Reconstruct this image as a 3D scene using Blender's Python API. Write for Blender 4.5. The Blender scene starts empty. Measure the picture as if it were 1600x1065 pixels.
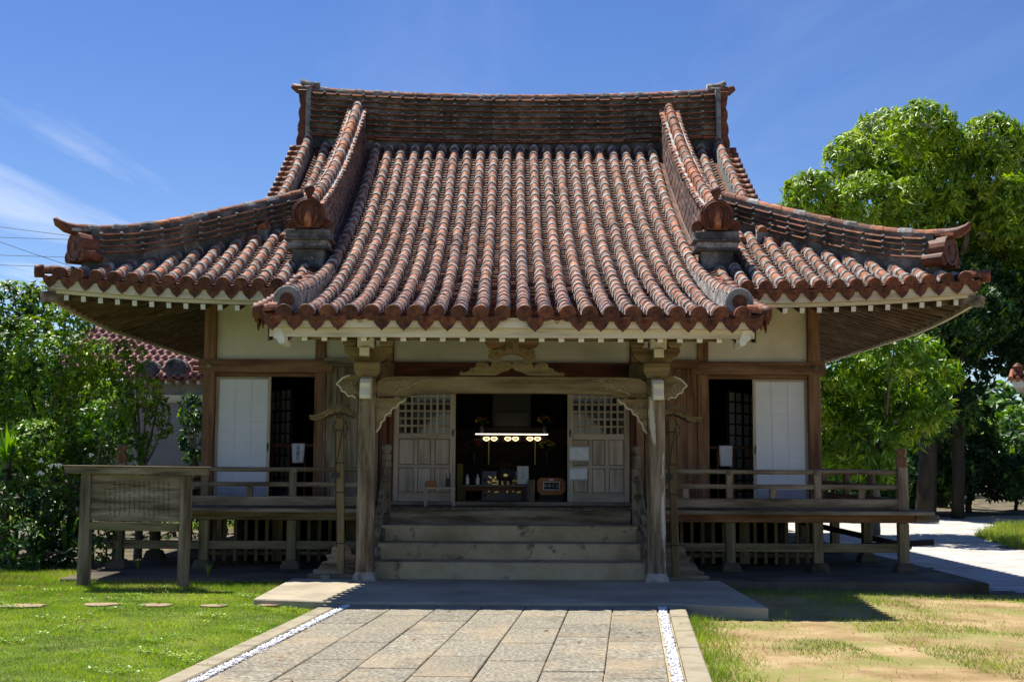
import bpy, bmesh, math, random
import numpy as np
from mathutils import Vector, Matrix, Euler

random.seed(7); rng = np.random.default_rng(7)
R = math.radians
S = bpy.context.scene
COL = S.collection

# ------------------------------------------------------------------ camera
CAM_H, PITCH, ROLL, FPX = 1.6, R(5.6), R(0.3), 1930.0
cam_d = bpy.data.cameras.new('camera'); cam = bpy.data.objects.new('camera', cam_d); COL.objects.link(cam)
cam_d.sensor_width = 36.0; cam_d.lens = FPX / 1600 * 36.0; cam_d.clip_end = 3000
cam.location = (0, 0, CAM_H)
cam.rotation_euler = (Matrix.Rotation(R(90) + PITCH, 3, 'X') @ Matrix.Rotation(ROLL, 3, 'Z')).to_euler()
S.camera = cam

# ------------------------------------------------------------------ sky, sun, exposure
TO_SUN = Vector((-0.98, 1.08, 3.2)).normalized()
SUN_EL = math.asin(TO_SUN.z); SUN_AZ = math.atan2(TO_SUN.x, TO_SUN.y)
W = bpy.data.worlds.new('World'); S.world = W; W.use_nodes = True
nt = W.node_tree; nt.nodes.clear()
sky = nt.nodes.new('ShaderNodeTexSky'); sky.sky_type = 'NISHITA'; sky.sun_disc = False
sky.sun_elevation = SUN_EL; sky.sun_rotation = SUN_AZ
sky.altitude = 50; sky.air_density = 1.0; sky.dust_density = 0.0; sky.ozone_density = 4.0
bg = nt.nodes.new('ShaderNodeBackground'); bg.inputs['Strength'].default_value = 0.078
wo = nt.nodes.new('ShaderNodeOutputWorld')
CL_X, CL_Y = 2.1, 1.6
# thin cirrus: noise on a flat layer high above (direction divided by its height)
tc = nt.nodes.new('ShaderNodeTexCoord'); sep = nt.nodes.new('ShaderNodeSeparateXYZ')
nt.links.new(tc.outputs['Generated'], sep.inputs[0])
zc_ = nt.nodes.new('ShaderNodeMath'); zc_.operation = 'MAXIMUM'; zc_.inputs[1].default_value = 0.06
nt.links.new(sep.outputs['Z'], zc_.inputs[0])
dv = nt.nodes.new('ShaderNodeVectorMath'); dv.operation = 'DIVIDE'
cmb = nt.nodes.new('ShaderNodeCombineXYZ')
for k in range(3): nt.links.new(zc_.outputs[0], cmb.inputs[k])
nt.links.new(tc.outputs['Generated'], dv.inputs[0]); nt.links.new(cmb.outputs[0], dv.inputs[1])
mp = nt.nodes.new('ShaderNodeMapping'); mp.inputs['Scale'].default_value = (0.95, 0.2, 1); mp.inputs['Location'].default_value = (CL_X, CL_Y, 0)
nt.links.new(dv.outputs[0], mp.inputs[0])
n1 = nt.nodes.new('ShaderNodeTexNoise'); n1.inputs['Scale'].default_value = 1.2; n1.inputs['Detail'].default_value = 7; n1.inputs['Roughness'].default_value = 0.62; n1.inputs['Distortion'].default_value = 0.5
nt.links.new(mp.outputs[0], n1.inputs['Vector'])
cr = nt.nodes.new('ShaderNodeValToRGB'); cr.color_ramp.elements[0].position = 0.50; cr.color_ramp.elements[0].color = (0, 0, 0, 1)
cr.color_ramp.elements[1].position = 0.86; cr.color_ramp.elements[1].color = (0.95, 0.95, 0.95, 1)
nt.links.new(n1.outputs['Fac'], cr.inputs[0])
mx = nt.nodes.new('ShaderNodeMixRGB'); mx.inputs[2].default_value = (8.0, 8.3, 8.8, 1)
gm = nt.nodes.new('ShaderNodeHueSaturation'); gm.inputs['Hue'].default_value = 0.515; gm.inputs['Saturation'].default_value = 1.2; gm.inputs['Value'].default_value = 0.92
nt.links.new(sky.outputs[0], gm.inputs['Color'])
sx_ = nt.nodes.new('ShaderNodeSeparateXYZ'); nt.links.new(dv.outputs[0], sx_.inputs[0])
mr_ = nt.nodes.new('ShaderNodeMapRange'); mr_.inputs[1].default_value = -1.0; mr_.inputs[2].default_value = -2.0; mr_.inputs[3].default_value = 0.12; mr_.inputs[4].default_value = 1.0
nt.links.new(sx_.outputs['X'], mr_.inputs[0])
mu_ = nt.nodes.new('ShaderNodeMath'); mu_.operation = 'MULTIPLY'; nt.links.new(cr.outputs[0], mu_.inputs[0]); nt.links.new(mr_.outputs[0], mu_.inputs[1])
nt.links.new(mu_.outputs[0], mx.inputs[0]); nt.links.new(gm.outputs[0], mx.inputs[1])
nt.links.new(mx.outputs[0], bg.inputs['Color']); nt.links.new(bg.outputs[0], wo.inputs['Surface'])
sun_d = bpy.data.lights.new('sun', 'SUN'); sun = bpy.data.objects.new('sun', sun_d); COL.objects.link(sun)
sun_d.energy = 5.0; sun_d.angle = R(0.53); sun_d.color = (1.0, 0.95, 0.87)
sun.location = (-20, 40, 60); sun.rotation_euler = TO_SUN.to_track_quat('Z', 'Y').to_euler()
S.view_settings.view_transform = 'Standard'; S.view_settings.look = 'None'
S.view_settings.exposure = 0.82; S.view_settings.gamma = 1.0; S.view_settings.use_curve_mapping = False

# ------------------------------------------------------------------ helpers
def PX(px, py, Y):
    """photo pixel -> (X, Z) on the vertical plane at depth Y"""
    dx, dy = px - 800.0, py - 532.5
    c, s = math.cos(ROLL), math.sin(ROLL)
    dx, dy = dx * c + dy * s, -dx * s + dy * c
    cp, sp = math.cos(PITCH), math.sin(PITCH)
    fwd = cp + dy / FPX * sp * 1.0
    up = sp - dy / FPX * cp
    k = Y / fwd
    return (dx / FPX * k, CAM_H + up * k)

def PG(px, py, z=0.0):
    """photo pixel -> (X, Y) on the ground at height z"""
    x, zz = PX(px, py, 1.0)
    k = (z - CAM_H) / (zz - CAM_H)
    return (x * k, k)

class MB:
    def __init__(s): s.v = []; s.f = []; s.m = []
    def add(s, vs, fs, mi=0):
        b = len(s.v); s.v.extend([tuple(p) for p in vs])
        for f in fs: s.f.append(tuple(b + i for i in f)); s.m.append(mi)
        return s
    def box(s, c, d, mi=0, rot=None, front=None):
        hx, hy, hz = d[0] / 2, d[1] / 2, d[2] / 2
        vs = [Vector((x, y, z)) for x in (-hx, hx) for y in (-hy, hy) for z in (-hz, hz)]
        if rot is not None: vs = [rot @ p for p in vs]
        C = Vector(c); vs = [p + C for p in vs]
        fs = [(0, 1, 3, 2), (4, 6, 7, 5), (0, 4, 5, 1), (2, 3, 7, 6), (0, 2, 6, 4), (1, 5, 7, 3)]
        s.add(vs, fs, mi)
        if front is not None: s.m[-4] = front      # the -Y face
        return s
    def b2(s, x0, x1, y0, y1, z0, z1, mi=0, front=None):
        return s.box(((x0 + x1) / 2, (y0 + y1) / 2, (z0 + z1) / 2), (abs(x1 - x0), abs(y1 - y0), abs(z1 - z0)), mi, None, front)
    def bar(s, a, b, w, h, mi=0, up=(0, 0, 1), end=None):
        a, b = Vector(a), Vector(b); t = (b - a).normalized(); u = Vector(up)
        sd = t.cross(u).normalized(); n = sd.cross(t)
        vs = []
        for p in (a, b):
            for i, j in ((-1, -1), (1, -1), (1, 1), (-1, 1)): vs.append(p + sd * (i * w / 2) + n * (j * h / 2))
        s.add(vs, [(0, 1, 2, 3)], mi if end is None else end)
        s.add(vs, [(7, 6, 5, 4), (0, 4, 5, 1), (1, 5, 6, 2), (2, 6, 7, 3), (3, 7, 4, 0)], mi)
        return s
    def prism(s, poly, y0, y1, mi=0, edge=None):
        """polygon in XZ, thickness along Y"""
        n = len(poly)
        vs = [(x, y0, z) for x, z in poly] + [(x, y1, z) for x, z in poly]
        s.add(vs, [tuple(range(n)), tuple(range(2 * n - 1, n - 1, -1))], mi)
        b = len(s.v) - 2 * n
        for i in range(n):
            j = (i + 1) % n
            s.f.append((b + i, b + n + i, b + n + j, b + j)); s.m.append(mi if edge is None else edge)
        return s
    def tube(s, pts, r, n=8, mi=0, cap=True):
        pts = [Vector(p) for p in pts]; k = len(pts)
        rs = r if isinstance(r, (list, tuple)) else [r] * k
        t0 = (pts[1] - pts[0]).normalized()
        ref = Vector((0, 0, 1)) if abs(t0.z) < 0.9 else Vector((1, 0, 0))
        nrm = t0.cross(ref).normalized(); rings = []; vs = []
        for i, p in enumerate(pts):
            t = (pts[min(i + 1, k - 1)] - pts[max(i - 1, 0)]).normalized()
            nrm = (nrm - t * nrm.dot(t)).normalized(); bn = t.cross(nrm)
            for j in range(n):
                a = 2 * math.pi * j / n
                vs.append(p + (nrm * math.cos(a) + bn * math.sin(a)) * rs[i])
        fs = []
        for i in range(k - 1):
            for j in range(n):
                j2 = (j + 1) % n
                fs.append((i * n + j, i * n + j2, (i + 1) * n + j2, (i + 1) * n + j))
        if cap: fs += [tuple(range(n - 1, -1, -1)), tuple((k - 1) * n + j for j in range(n))]
        return s.add(vs, fs, mi)
    def lathe(s, prof, c=(0, 0, 0), n=16, mi=0, rot=None, sq=False):
        vs = []; C = Vector(c)
        for r, z in prof:
            for j in range(n):
                a = 2 * math.pi * (j + 0.5) / n
                p = Vector((r * math.cos(a), r * math.sin(a), z))
                if rot is not None: p = rot @ p
                vs.append(p + C)
        fs = []
        for i in range(len(prof) - 1):
            for j in range(n):
                j2 = (j + 1) % n
                fs.append((i * n + j, i * n + j2, (i + 1) * n + j2, (i + 1) * n + j))
        fs += [tuple(range(n - 1, -1, -1)), tuple((len(prof) - 1) * n + j for j in range(n))]
        return s.add(vs, fs, mi)
    def mesh(s, name, mats, smooth=False):
        me = bpy.data.meshes.new(name); me.from_pydata(s.v, [], s.f)
        for m in mats: me.materials.append(m)
        if len(mats) > 1: me.polygons.foreach_set('material_index', s.m)
        if smooth: me.polygons.foreach_set('use_smooth', [True] * len(s.f))
        me.validate(); me.update(); return me

def link(o, parent=None):
    COL.objects.link(o)
    if parent is not None:
        o.parent = parent
        if parent.type == 'EMPTY': o.matrix_parent_inverse = Matrix.Translation(-Vector(parent.location))
    return o

def obj(name, mb, mats, parent=None, smooth=False, bev=0.0, origin=None, fix=True, stuff=False):
    mats = mats if isinstance(mats, (list, tuple)) else [mats]
    if origin is not None:
        O = Vector(origin); mb.v = [tuple(Vector(p) - O) for p in mb.v]
    me = mb.mesh(name, mats, smooth)
    if fix:
        bm = bmesh.new(); bm.from_mesh(me); bmesh.ops.recalc_face_normals(bm, faces=bm.faces); bm.to_mesh(me); bm.free()
    o = bpy.data.objects.new(name, me)
    if origin is not None: o.location = origin
    link(o, parent)
    if bev:
        b = o.modifiers.new('bevel', 'BEVEL'); b.width = bev; b.segments = 1; b.limit_method = 'ANGLE'; b.angle_limit = R(40)
    if stuff: o['kind'] = 'stuff'
    return o

def inst(name, me, M, parent):
    o = bpy.data.objects.new(name, me); o.matrix_basis = M; return link(o, parent)

def thing(name, label, cat, loc, group=None):
    o = bpy.data.objects.new(name, None); o.location = loc; o.empty_display_size = 0.2; COL.objects.link(o)
    o['label'] = label; o['category'] = cat
    if group: o['group'] = group
    return o
def tag(o, label, cat, group=None):
    o['label'] = label; o['category'] = cat
    if group: o['group'] = group
    return o
def struct(o): o['kind'] = 'structure'; return o

def text_mesh(body, size, mat, depth=0.002):
    c = bpy.data.curves.new('lettering', 'FONT'); c.body = body; c.size = size; c.extrude = depth
    c.align_x = 'CENTER'; c.align_y = 'CENTER'
    o = bpy.data.objects.new('lettering_curve', c)
    me = bpy.data.meshes.new_from_object(o); bpy.data.objects.remove(o); bpy.data.curves.remove(c)
    me.materials.clear(); me.materials.append(mat); me.name = 'lettering'
    return me
STAND = Matrix.Rotation(R(90), 4, 'X')      # lettering upright, facing -Y

# ------------------------------------------------------------------ materials
def ramp(ntree, cols, lo=0.3, hi=0.7):
    r = ntree.nodes.new('ShaderNodeValToRGB'); e = r.color_ramp.elements
    n = len(cols)
    for i, c in enumerate(cols):
        p = lo + (hi - lo) * i / max(1, n - 1)
        if i < 2: e[i].position = p; el = e[i]
        else: el = e.new(p)
        el.color = (c[0], c[1], c[2], 1)
    return r

def pmat(name, cols, nscale=4.0, stretch=(1, 1, 1), rough=0.85, bump=0.15, bscale=40.0, spots=(), rand=0.0, spec=0.3, isl=0.0, detail=5, lo=0.3, hi=0.7, bdist=0.01, trans=0.0, metal=0.0, sheen=0):
    m = bpy.data.materials.new(name); m.use_nodes = True; t = m.node_tree; t.nodes.clear()
    N = t.nodes.new; L = t.links.new
    out = N('ShaderNodeOutputMaterial'); bs = N('ShaderNodeBsdfPrincipled')
    bs.inputs['Roughness'].default_value = rough; bs.inputs['Specular IOR Level'].default_value = spec; bs.inputs['Metallic'].default_value = metal
    tc = N('ShaderNodeTexCoord'); oi = N('ShaderNodeObjectInfo')
    ad = N('ShaderNodeVectorMath'); ad.operation = 'MULTIPLY_ADD'
    L(oi.outputs['Random'], ad.inputs[0]); ad.inputs[1].default_value = (37, 53, 71); L(tc.outputs['Object'], ad.inputs[2])
    mp = N('ShaderNodeMapping'); mp.inputs['Scale'].default_value = stretch; L(ad.outputs[0], mp.inputs[0])
    n = N('ShaderNodeTexNoise'); n.inputs['Scale'].default_value = nscale; n.inputs['Detail'].default_value = detail; n.inputs['Roughness'].default_value = 0.6
    L(mp.outputs[0], n.inputs['Vector'])
    r = ramp(t, cols, lo, hi); L(n.outputs['Fac'], r.inputs[0]); col = r.outputs[0]
    for (c, sc, th, wd, amt) in spots:
        n2 = N('ShaderNodeTexNoise'); n2.inputs['Scale'].default_value = sc; n2.inputs['Detail'].default_value = 6; n2.inputs['Roughness'].default_value = 0.65
        L(mp.outputs[0] if sc > 0 else ad.outputs[0], n2.inputs['Vector']); n2.inputs['Scale'].default_value = abs(sc)
        r2 = ramp(t, [(0, 0, 0), (amt, amt, amt)], th, th + wd); L(n2.outputs['Fac'], r2.inputs[0])
        mx = N('ShaderNodeMixRGB'); L(r2.outputs[0], mx.inputs[0]); L(col, mx.inputs[1]); mx.inputs[2].default_value = (*c, 1); col = mx.outputs[0]
    if rand or isl:
        hv = N('ShaderNodeHueSaturation'); L(col, hv.inputs['Color'])
        mm = N('ShaderNodeMapRange')
        if isl:
            g = N('ShaderNodeNewGeometry'); L(g.outputs['Random Per Island'], mm.inputs[0]); a = isl
        else: L(oi.outputs['Random'], mm.inputs[0]); a = rand
        mm.inputs[3].default_value = 1 - a; mm.inputs[4].default_value = 1 + a
        L(mm.outputs[0], hv.inputs['Value']); col = hv.outputs[0]
    L(col, bs.inputs['Base Color'])
    if bump:
        nb = N('ShaderNodeTexNoise'); nb.inputs['Scale'].default_value = bscale; nb.inputs['Detail'].default_value = 5
        L(mp.outputs[0], nb.inputs['Vector'])
        bp = N('ShaderNodeBump'); bp.inputs['Strength'].default_value = bump; bp.inputs['Distance'].default_value = bdist
        L(nb.outputs['Fac'], bp.inputs['Height']); L(bp.outputs[0], bs.inputs['Normal'])
    if trans:
        tr = N('ShaderNodeBsdfTranslucent'); tm = N('ShaderNodeHueSaturation'); tm.inputs['Saturation'].default_value = 1.15; tm.inputs['Value'].default_value = 1.5
        L(col, tm.inputs['Color']); L(tm.outputs[0], tr.inputs['Color'])
        ms = N('ShaderNodeMixShader'); ms.inputs[0].default_value = trans
        L(bs.outputs[0], ms.inputs[1]); L(tr.outputs[0], ms.inputs[2]); L(ms.outputs[0], out.inputs['Surface'])
    else: L(bs.outputs[0], out.inputs['Surface'])
    return m

def emat(name, col, strength):
    m = bpy.data.materials.new(name); m.use_nodes = True; b = m.node_tree.nodes['Principled BSDF']
    b.inputs['Base Color'].default_value = (*col, 1); b.inputs['Emission Color'].default_value = (*col, 1); b.inputs['Emission Strength'].default_value = strength
    return m

M = {}
M['tile'] = pmat('terracotta', [(0.09, 0.034, 0.018), (0.28, 0.096, 0.042), (0.45, 0.175, 0.075)], 9, rough=0.75, bump=0.3, bscale=60, rand=0.42, spots=[((0.05, 0.04, 0.035), 14, 0.52, 0.12, 0.75), ((0.62, 0.36, 0.22), 21, 0.62, 0.06, 0.7)])  # dark spots are lichen, pale orange flecks are painted glints
M['tile_j'] = pmat('terracotta_joined', [(0.09, 0.034, 0.018), (0.28, 0.096, 0.042), (0.45, 0.175, 0.075)], 7, rough=0.75, bump=0.3, bscale=60, isl=0.38, spots=[((0.05, 0.04, 0.035), 14, 0.52, 0.12, 0.75), ((0.62, 0.36, 0.22), 21, 0.62, 0.06, 0.7)])  # same lichen spots and painted orange glints as the single tiles
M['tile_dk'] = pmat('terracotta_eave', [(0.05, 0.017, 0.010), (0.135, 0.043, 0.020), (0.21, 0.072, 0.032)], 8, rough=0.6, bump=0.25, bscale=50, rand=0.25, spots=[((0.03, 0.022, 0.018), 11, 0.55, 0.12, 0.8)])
M['pan'] = pmat('pan_terracotta', [(0.035, 0.016, 0.011), (0.10, 0.036, 0.019), (0.24, 0.095, 0.045)], 6, rough=0.8, bump=0.2, isl=0.3, spots=[((0.03, 0.026, 0.022), 5, 0.5, 0.15, 0.8)])  # shadow between the barrel rows is darkened into this colour
M['mortar'] = pmat('lime_mortar', [(0.06, 0.055, 0.049), (0.23, 0.215, 0.20), (0.46, 0.44, 0.415)], 9, rough=0.95, bump=0.5, bscale=50, rand=0.25, spots=[((0.07, 0.065, 0.06), 10, 0.55, 0.14, 0.7)])
M['shaded_soot'] = pmat('shaded_sooty_mortar', [(0.028, 0.027, 0.026), (0.085, 0.08, 0.075), (0.24, 0.225, 0.205)], 3.5, rough=0.95, bump=0.5, bscale=30, detail=8, spots=[((0.34, 0.32, 0.29), 8, 0.63, 0.07, 0.7)])  # sooty mortar, with the shade of the ridge faces darkened into it
M['gmortar'] = pmat('grey_mortar', [(0.10, 0.10, 0.10), (0.22, 0.22, 0.215), (0.34, 0.33, 0.32)], 4, rough=0.95, bump=0.4, bscale=35, spots=[((0.04, 0.04, 0.04), 7, 0.55, 0.12, 0.7)])
M['btile'] = pmat('faience_wall_tile', [(0.04, 0.036, 0.04), (0.10, 0.06, 0.05), (0.25, 0.12, 0.08)], 5, rough=0.7, bump=0.2, rand=0.3, spots=[((0.36, 0.3, 0.27), 12, 0.6, 0.1, 0.6)])  # soot and the shade on the ridge wall both darken this colour
def wood(name, cols, ax, rand=0.12, spots=(), rough=0.8, bump=0.45, ns=10):
    st = {'x': (0.12, 1, 1), 'y': (1, 0.12, 1), 'z': (1, 1, 0.1)}[ax]
    return pmat(name, cols, ns, st, rough, bump, 45, spots, rand, 0.25, detail=7, lo=0.36, hi=0.64)
GREY = [(0.085, 0.060, 0.036), (0.20, 0.152, 0.10), (0.31, 0.25, 0.18)]
PEEL = ((0.62, 0.58, 0.50), 5.5, 0.66, 0.03, 0.9)
for a in 'xyz':
    M['old_' + a] = wood('weathered_wood_' + a, GREY, a, spots=[((0.055, 0.05, 0.03), 2.2, 0.56, 0.12, 0.6)])
    M['olive_' + a] = wood('mossy_wood_' + a, [(0.07, 0.055, 0.028), (0.17, 0.135, 0.07), (0.25, 0.20, 0.11)], a, spots=[((0.10, 0.105, 0.03), 2.0, 0.54, 0.15, 0.55), ((0.20, 0.085, 0.04), 1.3, 0.6, 0.1, 0.4)])
    M['warm_' + a] = wood('warm_wood_' + a, [(0.11, 0.055, 0.028), (0.20, 0.105, 0.055), (0.28, 0.16, 0.09)], a)
    M['red_' + a] = wood('red_brown_wood_' + a, [(0.055, 0.021, 0.012), (0.10, 0.038, 0.021), (0.15, 0.06, 0.035)], a)
    M['cream_' + a] = wood('cream_painted_board_' + a, [(0.46, 0.40, 0.28), (0.63, 0.56, 0.42), (0.70, 0.63, 0.49)], a, spots=[((0.17, 0.12, 0.07), 3.4, 0.66, 0.05, 0.85), ((0.30, 0.27, 0.14), 1.7, 0.6, 0.1, 0.5)], bump=0.2)
    M['pale_' + a] = wood('pale_door_wood_' + a, [(0.29, 0.225, 0.165), (0.42, 0.345, 0.265), (0.50, 0.42, 0.33)], a, bump=0.2)
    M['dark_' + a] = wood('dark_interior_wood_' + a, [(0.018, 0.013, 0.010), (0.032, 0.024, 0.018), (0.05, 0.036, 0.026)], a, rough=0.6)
    M['beam_' + a] = wood('carved_beam_wood_' + a, [(0.12, 0.085, 0.042), (0.22, 0.162, 0.085), (0.29, 0.22, 0.125)], a, spots=[((0.26, 0.10, 0.05), 2.5, 0.67, 0.07, 0.6), ((0.07, 0.05, 0.03), 9, 0.63, 0.05, 0.6)])
M['relief'] = pmat('dusty_relief', [(0.24, 0.185, 0.105), (0.40, 0.33, 0.215)], 14, rough=0.9, bump=0.2)
M['pillar'] = wood('peeling_pillar_wood', [(0.075, 0.054, 0.031), (0.20, 0.152, 0.095), (0.31, 0.25, 0.175)], 'z', ns=14, spots=[(((0.60, 0.55, 0.47)), 9, 0.60, 0.035, 0.75), ((0.06, 0.045, 0.03), 12, 0.6, 0.06, 0.7)], bump=0.5)
M['soffit'] = pmat('soffit_wood', [(0.13, 0.095, 0.06), (0.19, 0.145, 0.095), (0.25, 0.195, 0.13)], 2.0, rough=0.85, bump=0.2, spots=[((0.36, 0.30, 0.20), 1.6, 0.6, 0.08, 0.6)])
M['rafter'] = pmat('rafter_wood', [(0.065, 0.04, 0.025), (0.12, 0.08, 0.05), (0.19, 0.14, 0.09)], 3.0, rough=0.85, bump=0.2, rand=0.2, spots=[((0.36, 0.30, 0.20), 4, 0.63, 0.05, 0.6)])
M['white'] = pmat('white_paint', [(0.60, 0.58, 0.50), (0.78, 0.76, 0.70)], 5, rough=0.7, bump=0.1, spots=[((0.33, 0.29, 0.2), 6, 0.64, 0.06, 0.6)])
M['cream'] = pmat('cream_trim', [(0.50, 0.44, 0.32), (0.66, 0.60, 0.47)], 5, rough=0.8, bump=0.1)
M['plaster'] = pmat('cream_plaster', [(0.56, 0.52, 0.42), (0.66, 0.62, 0.52), (0.71, 0.68, 0.58)], 1.6, rough=0.95, bump=0.08, spots=[((0.42, 0.38, 0.27), 0.9, 0.58, 0.16, 0.4)])
M['paper'] = pmat('shoji_paper', [(0.68, 0.69, 0.70), (0.77, 0.78, 0.79)], 2, rough=0.9, bump=0.0)
M['paper_rib'] = pmat('shoji_rib', [(0.64, 0.65, 0.655), (0.71, 0.72, 0.725)], 3, rough=0.9, bump=0)
M['concrete'] = pmat('old_concrete', [(0.25, 0.19, 0.105), (0.43, 0.34, 0.20), (0.54, 0.44, 0.28)], 1.6, rough=0.95, bump=0.3, bscale=25, detail=8, spots=[((0.075, 0.062, 0.035), 3.2, 0.57, 0.1, 0.85)])
M['pad'] = pmat('concrete_apron', [(0.24, 0.205, 0.145), (0.36, 0.31, 0.22), (0.46, 0.405, 0.30)], 1.1, rough=0.95, bump=0.25, bscale=40, detail=8, spots=[((0.16, 0.14, 0.10), 2.3, 0.6, 0.1, 0.6)])
M['stone'] = pmat('base_stone', [(0.20, 0.18, 0.145), (0.34, 0.31, 0.25), (0.44, 0.40, 0.33)], 6, rough=0.95, bump=0.5, bscale=30, spots=[((0.09, 0.08, 0.05), 8, 0.58, 0.1, 0.7)])
M['black'] = pmat('black_lacquer', [(0.012, 0.012, 0.013), (0.022, 0.021, 0.021)], 4, rough=0.35, bump=0.05, spec=0.5)
M['iron'] = pmat('dark_iron', [(0.015, 0.015, 0.016), (0.035, 0.033, 0.03)], 9, rough=0.5, bump=0.2)
M['brass'] = pmat('polished_brass', [(0.75, 0.50, 0.15), (0.90, 0.66, 0.26)], 6, rough=0.28, bump=0.1, metal=1.0)
M['lav'] = pmat('lavender_grey_paint', [(0.30, 0.285, 0.34), (0.40, 0.385, 0.44)], 3, rough=0.6, bump=0.1)
M['cloth'] = pmat('white_cloth', [(0.60, 0.60, 0.62), (0.72, 0.72, 0.74)], 6, rough=0.95, bump=0.2)
M['plastic'] = pmat('plastic_sleeve', [(0.50, 0.51, 0.54), (0.66, 0.67, 0.70)], 8, rough=0.18, bump=0.7, bscale=9, bdist=0.02, spec=0.6)
M['ink'] = pmat('ink', [(0.02, 0.02, 0.02), (0.03, 0.03, 0.03)], 6, rough=0.8, bump=0)
M['orange'] = pmat('orange_brown_wood_box', [(0.26, 0.09, 0.03), (0.40, 0.15, 0.05)], 6, (1, 1, 4), 0.5, 0.1)
M['glass'] = pmat('dark_glass', [(0.02, 0.022, 0.02), (0.03, 0.032, 0.03)], 2, rough=0.08, bump=0, spec=0.6)
M['gold_lamp'] = emat('lit_gold_panel', (1.0, 0.72, 0.36), 1.6)
M['tube_lamp'] = emat('lit_lamp_tube', (1.0, 0.86, 0.66), 2.2)
M['yellow'] = pmat('yellow_flower', [(0.5, 0.33, 0.03), (0.65, 0.48, 0.05)], 20, rough=0.8)
M['redf'] = pmat('red_flower', [(0.28, 0.02, 0.02), (0.42, 0.05, 0.04)], 20, rough=0.8)
# leaves
def leaf(name, cols, tr=0.27, rough=0.42, isl=0.3, spec=0.4, spots=()):
    return pmat(name, cols, 0.9, rough=rough, bump=0, isl=isl, spec=spec, trans=tr, spots=spots, lo=0.35, hi=0.65)
M['mango'] = leaf('mango_leaf', [(0.08, 0.16, 0.012), (0.17, 0.29, 0.02), (0.27, 0.38, 0.035)])
M['mango_new'] = leaf('mango_new_leaf', [(0.19, 0.31, 0.02), (0.31, 0.44, 0.03), (0.42, 0.50, 0.06)])
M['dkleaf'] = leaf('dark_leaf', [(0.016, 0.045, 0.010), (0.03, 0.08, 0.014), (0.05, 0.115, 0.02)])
M['bush'] = leaf('shrub_leaf', [(0.05, 0.13, 0.013), (0.12, 0.25, 0.02), (0.22, 0.36, 0.035)])
M['lime'] = leaf('lime_leaf', [(0.15, 0.26, 0.025), (0.24, 0.36, 0.04), (0.33, 0.42, 0.06)])
M['blade'] = leaf('strap_leaf', [(0.03, 0.09, 0.016), (0.07, 0.17, 0.03)], 0.3, 0.35)
M['flower'] = leaf('pale_blossom', [(0.33, 0.40, 0.18), (0.50, 0.55, 0.34)], 0.3, 0.7)
M['grass'] = leaf('lawn_grass_blade', [(0.13, 0.225, 0.022), (0.235, 0.36, 0.035), (0.36, 0.45, 0.07)], 0.35, 0.55, 0.35, 0.25)
M['drygrass'] = leaf('dry_grass_blade', [(0.16, 0.18, 0.04), (0.27, 0.27, 0.075), (0.36, 0.31, 0.12)], 0.3, 0.6, 0.35, 0.2)
M['dkbark'] = pmat('shaded_bark', [(0.03, 0.025, 0.018), (0.07, 0.056, 0.04)], 6, (1, 1, 0.3), 0.95, 0.6, 18)  # darker copy of the bark, tree shade put into its colour
M['lmortar'] = pmat('pale_joint_mortar', [(0.30, 0.28, 0.26), (0.50, 0.47, 0.44)], 6, rough=0.95, bump=0.4)
M['bark'] = pmat('bark', [(0.07, 0.055, 0.04), (0.15, 0.125, 0.095), (0.24, 0.21, 0.165)], 6, (1, 1, 0.3), 0.95, 0.6, 18)
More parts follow.
